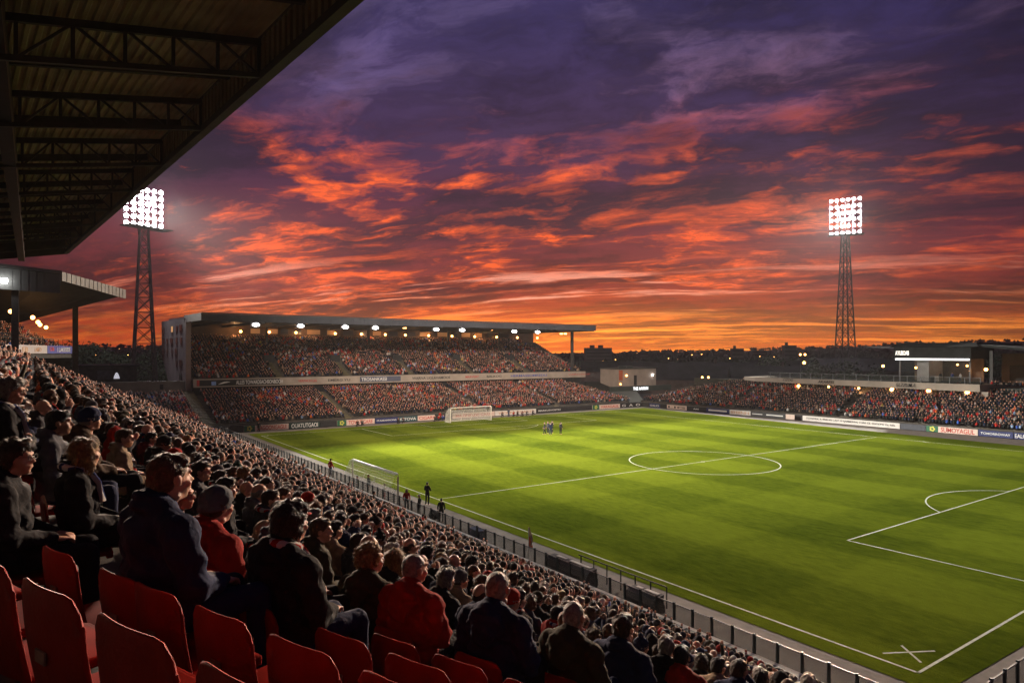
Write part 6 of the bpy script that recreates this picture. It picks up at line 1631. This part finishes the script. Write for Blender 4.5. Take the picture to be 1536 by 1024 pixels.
flats(1098, 1116, 521, 620, 'narrow apartment block on the horizon, left one of the right pair'); flats(1176, 1195, 516, 600, 'tallest narrow apartment block on the horizon, left of the right tower')
flats(960, 972, 526, 720, 'small low apartment block on the horizon in the centre'); flats(1128, 1150, 524, 800, 'low wide block on the horizon between the two narrow blocks')
# a low dark building behind the wall at left with a small lit sign
lb = empty('low_building', (0, 0, 0), 0, 'low dark flat-roofed building with a small lit sign behind the grey wall', 'building')
la, lb_ = on_y(118, 165), on_y(205, 165)
MB().box(la, lb_, 165, 175, 0, 10.2).build('wall', darkcon, lb); MB().box(la - .5, lb_ + .5, 164.5, 175.5, 10.2, 10.6).build('roof', blackp, lb)
MB().box(on_y(146, 164.9), on_y(170, 164.9), 164.8, 164.95, 7.6, 9.4).build('dim_panel', mat('dim_panel', (.06, .06, .07), .7, .3, 2), lb)
t_ = MB(); cx_ = on_y(175, 164.8)
P_ = [(-.55, 0), (.55, 0), (.5, .35), (.35, .8), (.2, 1.15), (0, 1.3), (-.2, 1.15), (-.35, .8), (-.5, .35)]
t_.hull([(cx_ + x, 164.75, 7.7 + z) for x, z in P_], [(cx_ + x, 164.9, 7.7 + z) for x, z in P_]); t_.build('bell_sign', mat('pale_sign', (1, 1, 1), emit=.5, ecol=(.9, .9, 1)), lb)
# street lamps and far lights
def street_lamp(px, py, dist, label, r=.34, two=False):
    wv = ray(px); x, y = wv[0] * dist, wv[1] * dist; z = CAMZ + (HY - py) * dist / F
    o = empty('street_lamp', (x, y, -.35), R(trng.uniform(0, 360)), label, 'street lamp', 'street lamps beyond the stadium')
    MB().tube([(0, 0, 0), (0, 0, z + .3)], .10, 6, .06).build('pole', dsteel, o); MB().bar((0, 0, z + .3), (.9, 0, z + .4), .08).build('arm', dsteel, o)
    l = lamp('lamp_head', (.9, 0, z + .2), r, lampo, o)
    if two: MB().bar((0, 0, z + .3), (-.9, 0, z + .4), .08).build('arm', dsteel, o); lamp('lamp_head', (-.9, 0, z + .2), r, lampo, o)
street_lamp(1058, 565, 205, 'double street lamp glowing orange right of the corner cabin', .30, True)
street_lamp(1201, 543, 170, 'warm street lamp standing left of the right floodlight tower', .36)
street_lamp(1204, 531, 230, 'double street lamp above the first one, left of the right tower', .34, True)
street_lamp(1326, 548, 200, 'orange street lamp between the right tower and the lit box', .38)
street_lamp(146, 531, 240, 'orange street lamp between the left corner stand and the left tower', .5)
for i, (px, py, d_) in enumerate(((924, 539, 500), (1001, 537, 520), (1037, 532, 800), (1053, 531, 760), (1093, 537, 500), (1141, 534, 600), (1245, 545, 300), (117, 536, 300), (190, 532, 400), (905, 541, 480), (1162, 535, 520))):
    street_lamp(px, py, d_, 'small far street lamp %s' % ['by the wide block', 'in the centre of the town', 'right of the central skyline', 'low on the central ridge', 'below the narrow block', 'between the narrow blocks', 'left of the right tower', 'beside the corner stand column', 'left of the left tower', 'below the wide block', 'below the tallest block'][i], .0004 * d_ + .08)
tl = MB(); lr = random.Random(77)
for _ in range(46):
    d = lr.uniform(600, 2200); px = lr.uniform(90, 1560); w_ = ray(px); l_ = math.hypot(*w_); x, y = w_[0] / l_ * d, w_[1] / l_ * d; z = hz_(x, y) + lr.uniform(2, 9); s_ = .00035 * d * lr.uniform(.5, 1.2)
    tl.box(x - s_, x + s_, y - s_, y + s_, z, z + s_ * 1.6)
tag(tl.build('town_lights', mat('far_lights', (1, .6, .3), emit=3, ecol=(1, .45, .14)), fix=False), 'scattered far orange lights of the town below the skyline', 'lights', kind='stuff')

# ------------------------------------------------------------------ evening air
me = bpy.data.meshes.new('haze'); bmh = bmesh.new(); bmesh.ops.create_cube(bmh, size=1)
for v in bmh.verts: v.co = Vector((v.co.x * 6600, v.co.y * 6600, -6 + (v.co.z + .5) * 200))
bmh.to_mesh(me); bmh.free(); hzo = bpy.data.objects.new('haze', me); COL.objects.link(hzo); tag(hzo, kind='stuff')
tag(hzo, 'thin evening haze hanging over the ground and the town', 'haze')
hm_ = bpy.data.materials.new('haze_air'); hm_.use_nodes = True; t = hm_.node_tree; t.nodes.clear()
pv_ = t.nodes.new('ShaderNodeVolumePrincipled'); pv_.inputs['Color'].default_value = (.9, .88, .9, 1); pv_.inputs['Density'].default_value = .00006; pv_.inputs['Anisotropy'].default_value = .35
t.links.new(pv_.outputs[0], t.nodes.new('ShaderNodeOutputMaterial').inputs['Volume']); me.materials.append(hm_)
sc.cycles.volume_bounces = 0; sc.cycles.volume_max_steps = 64
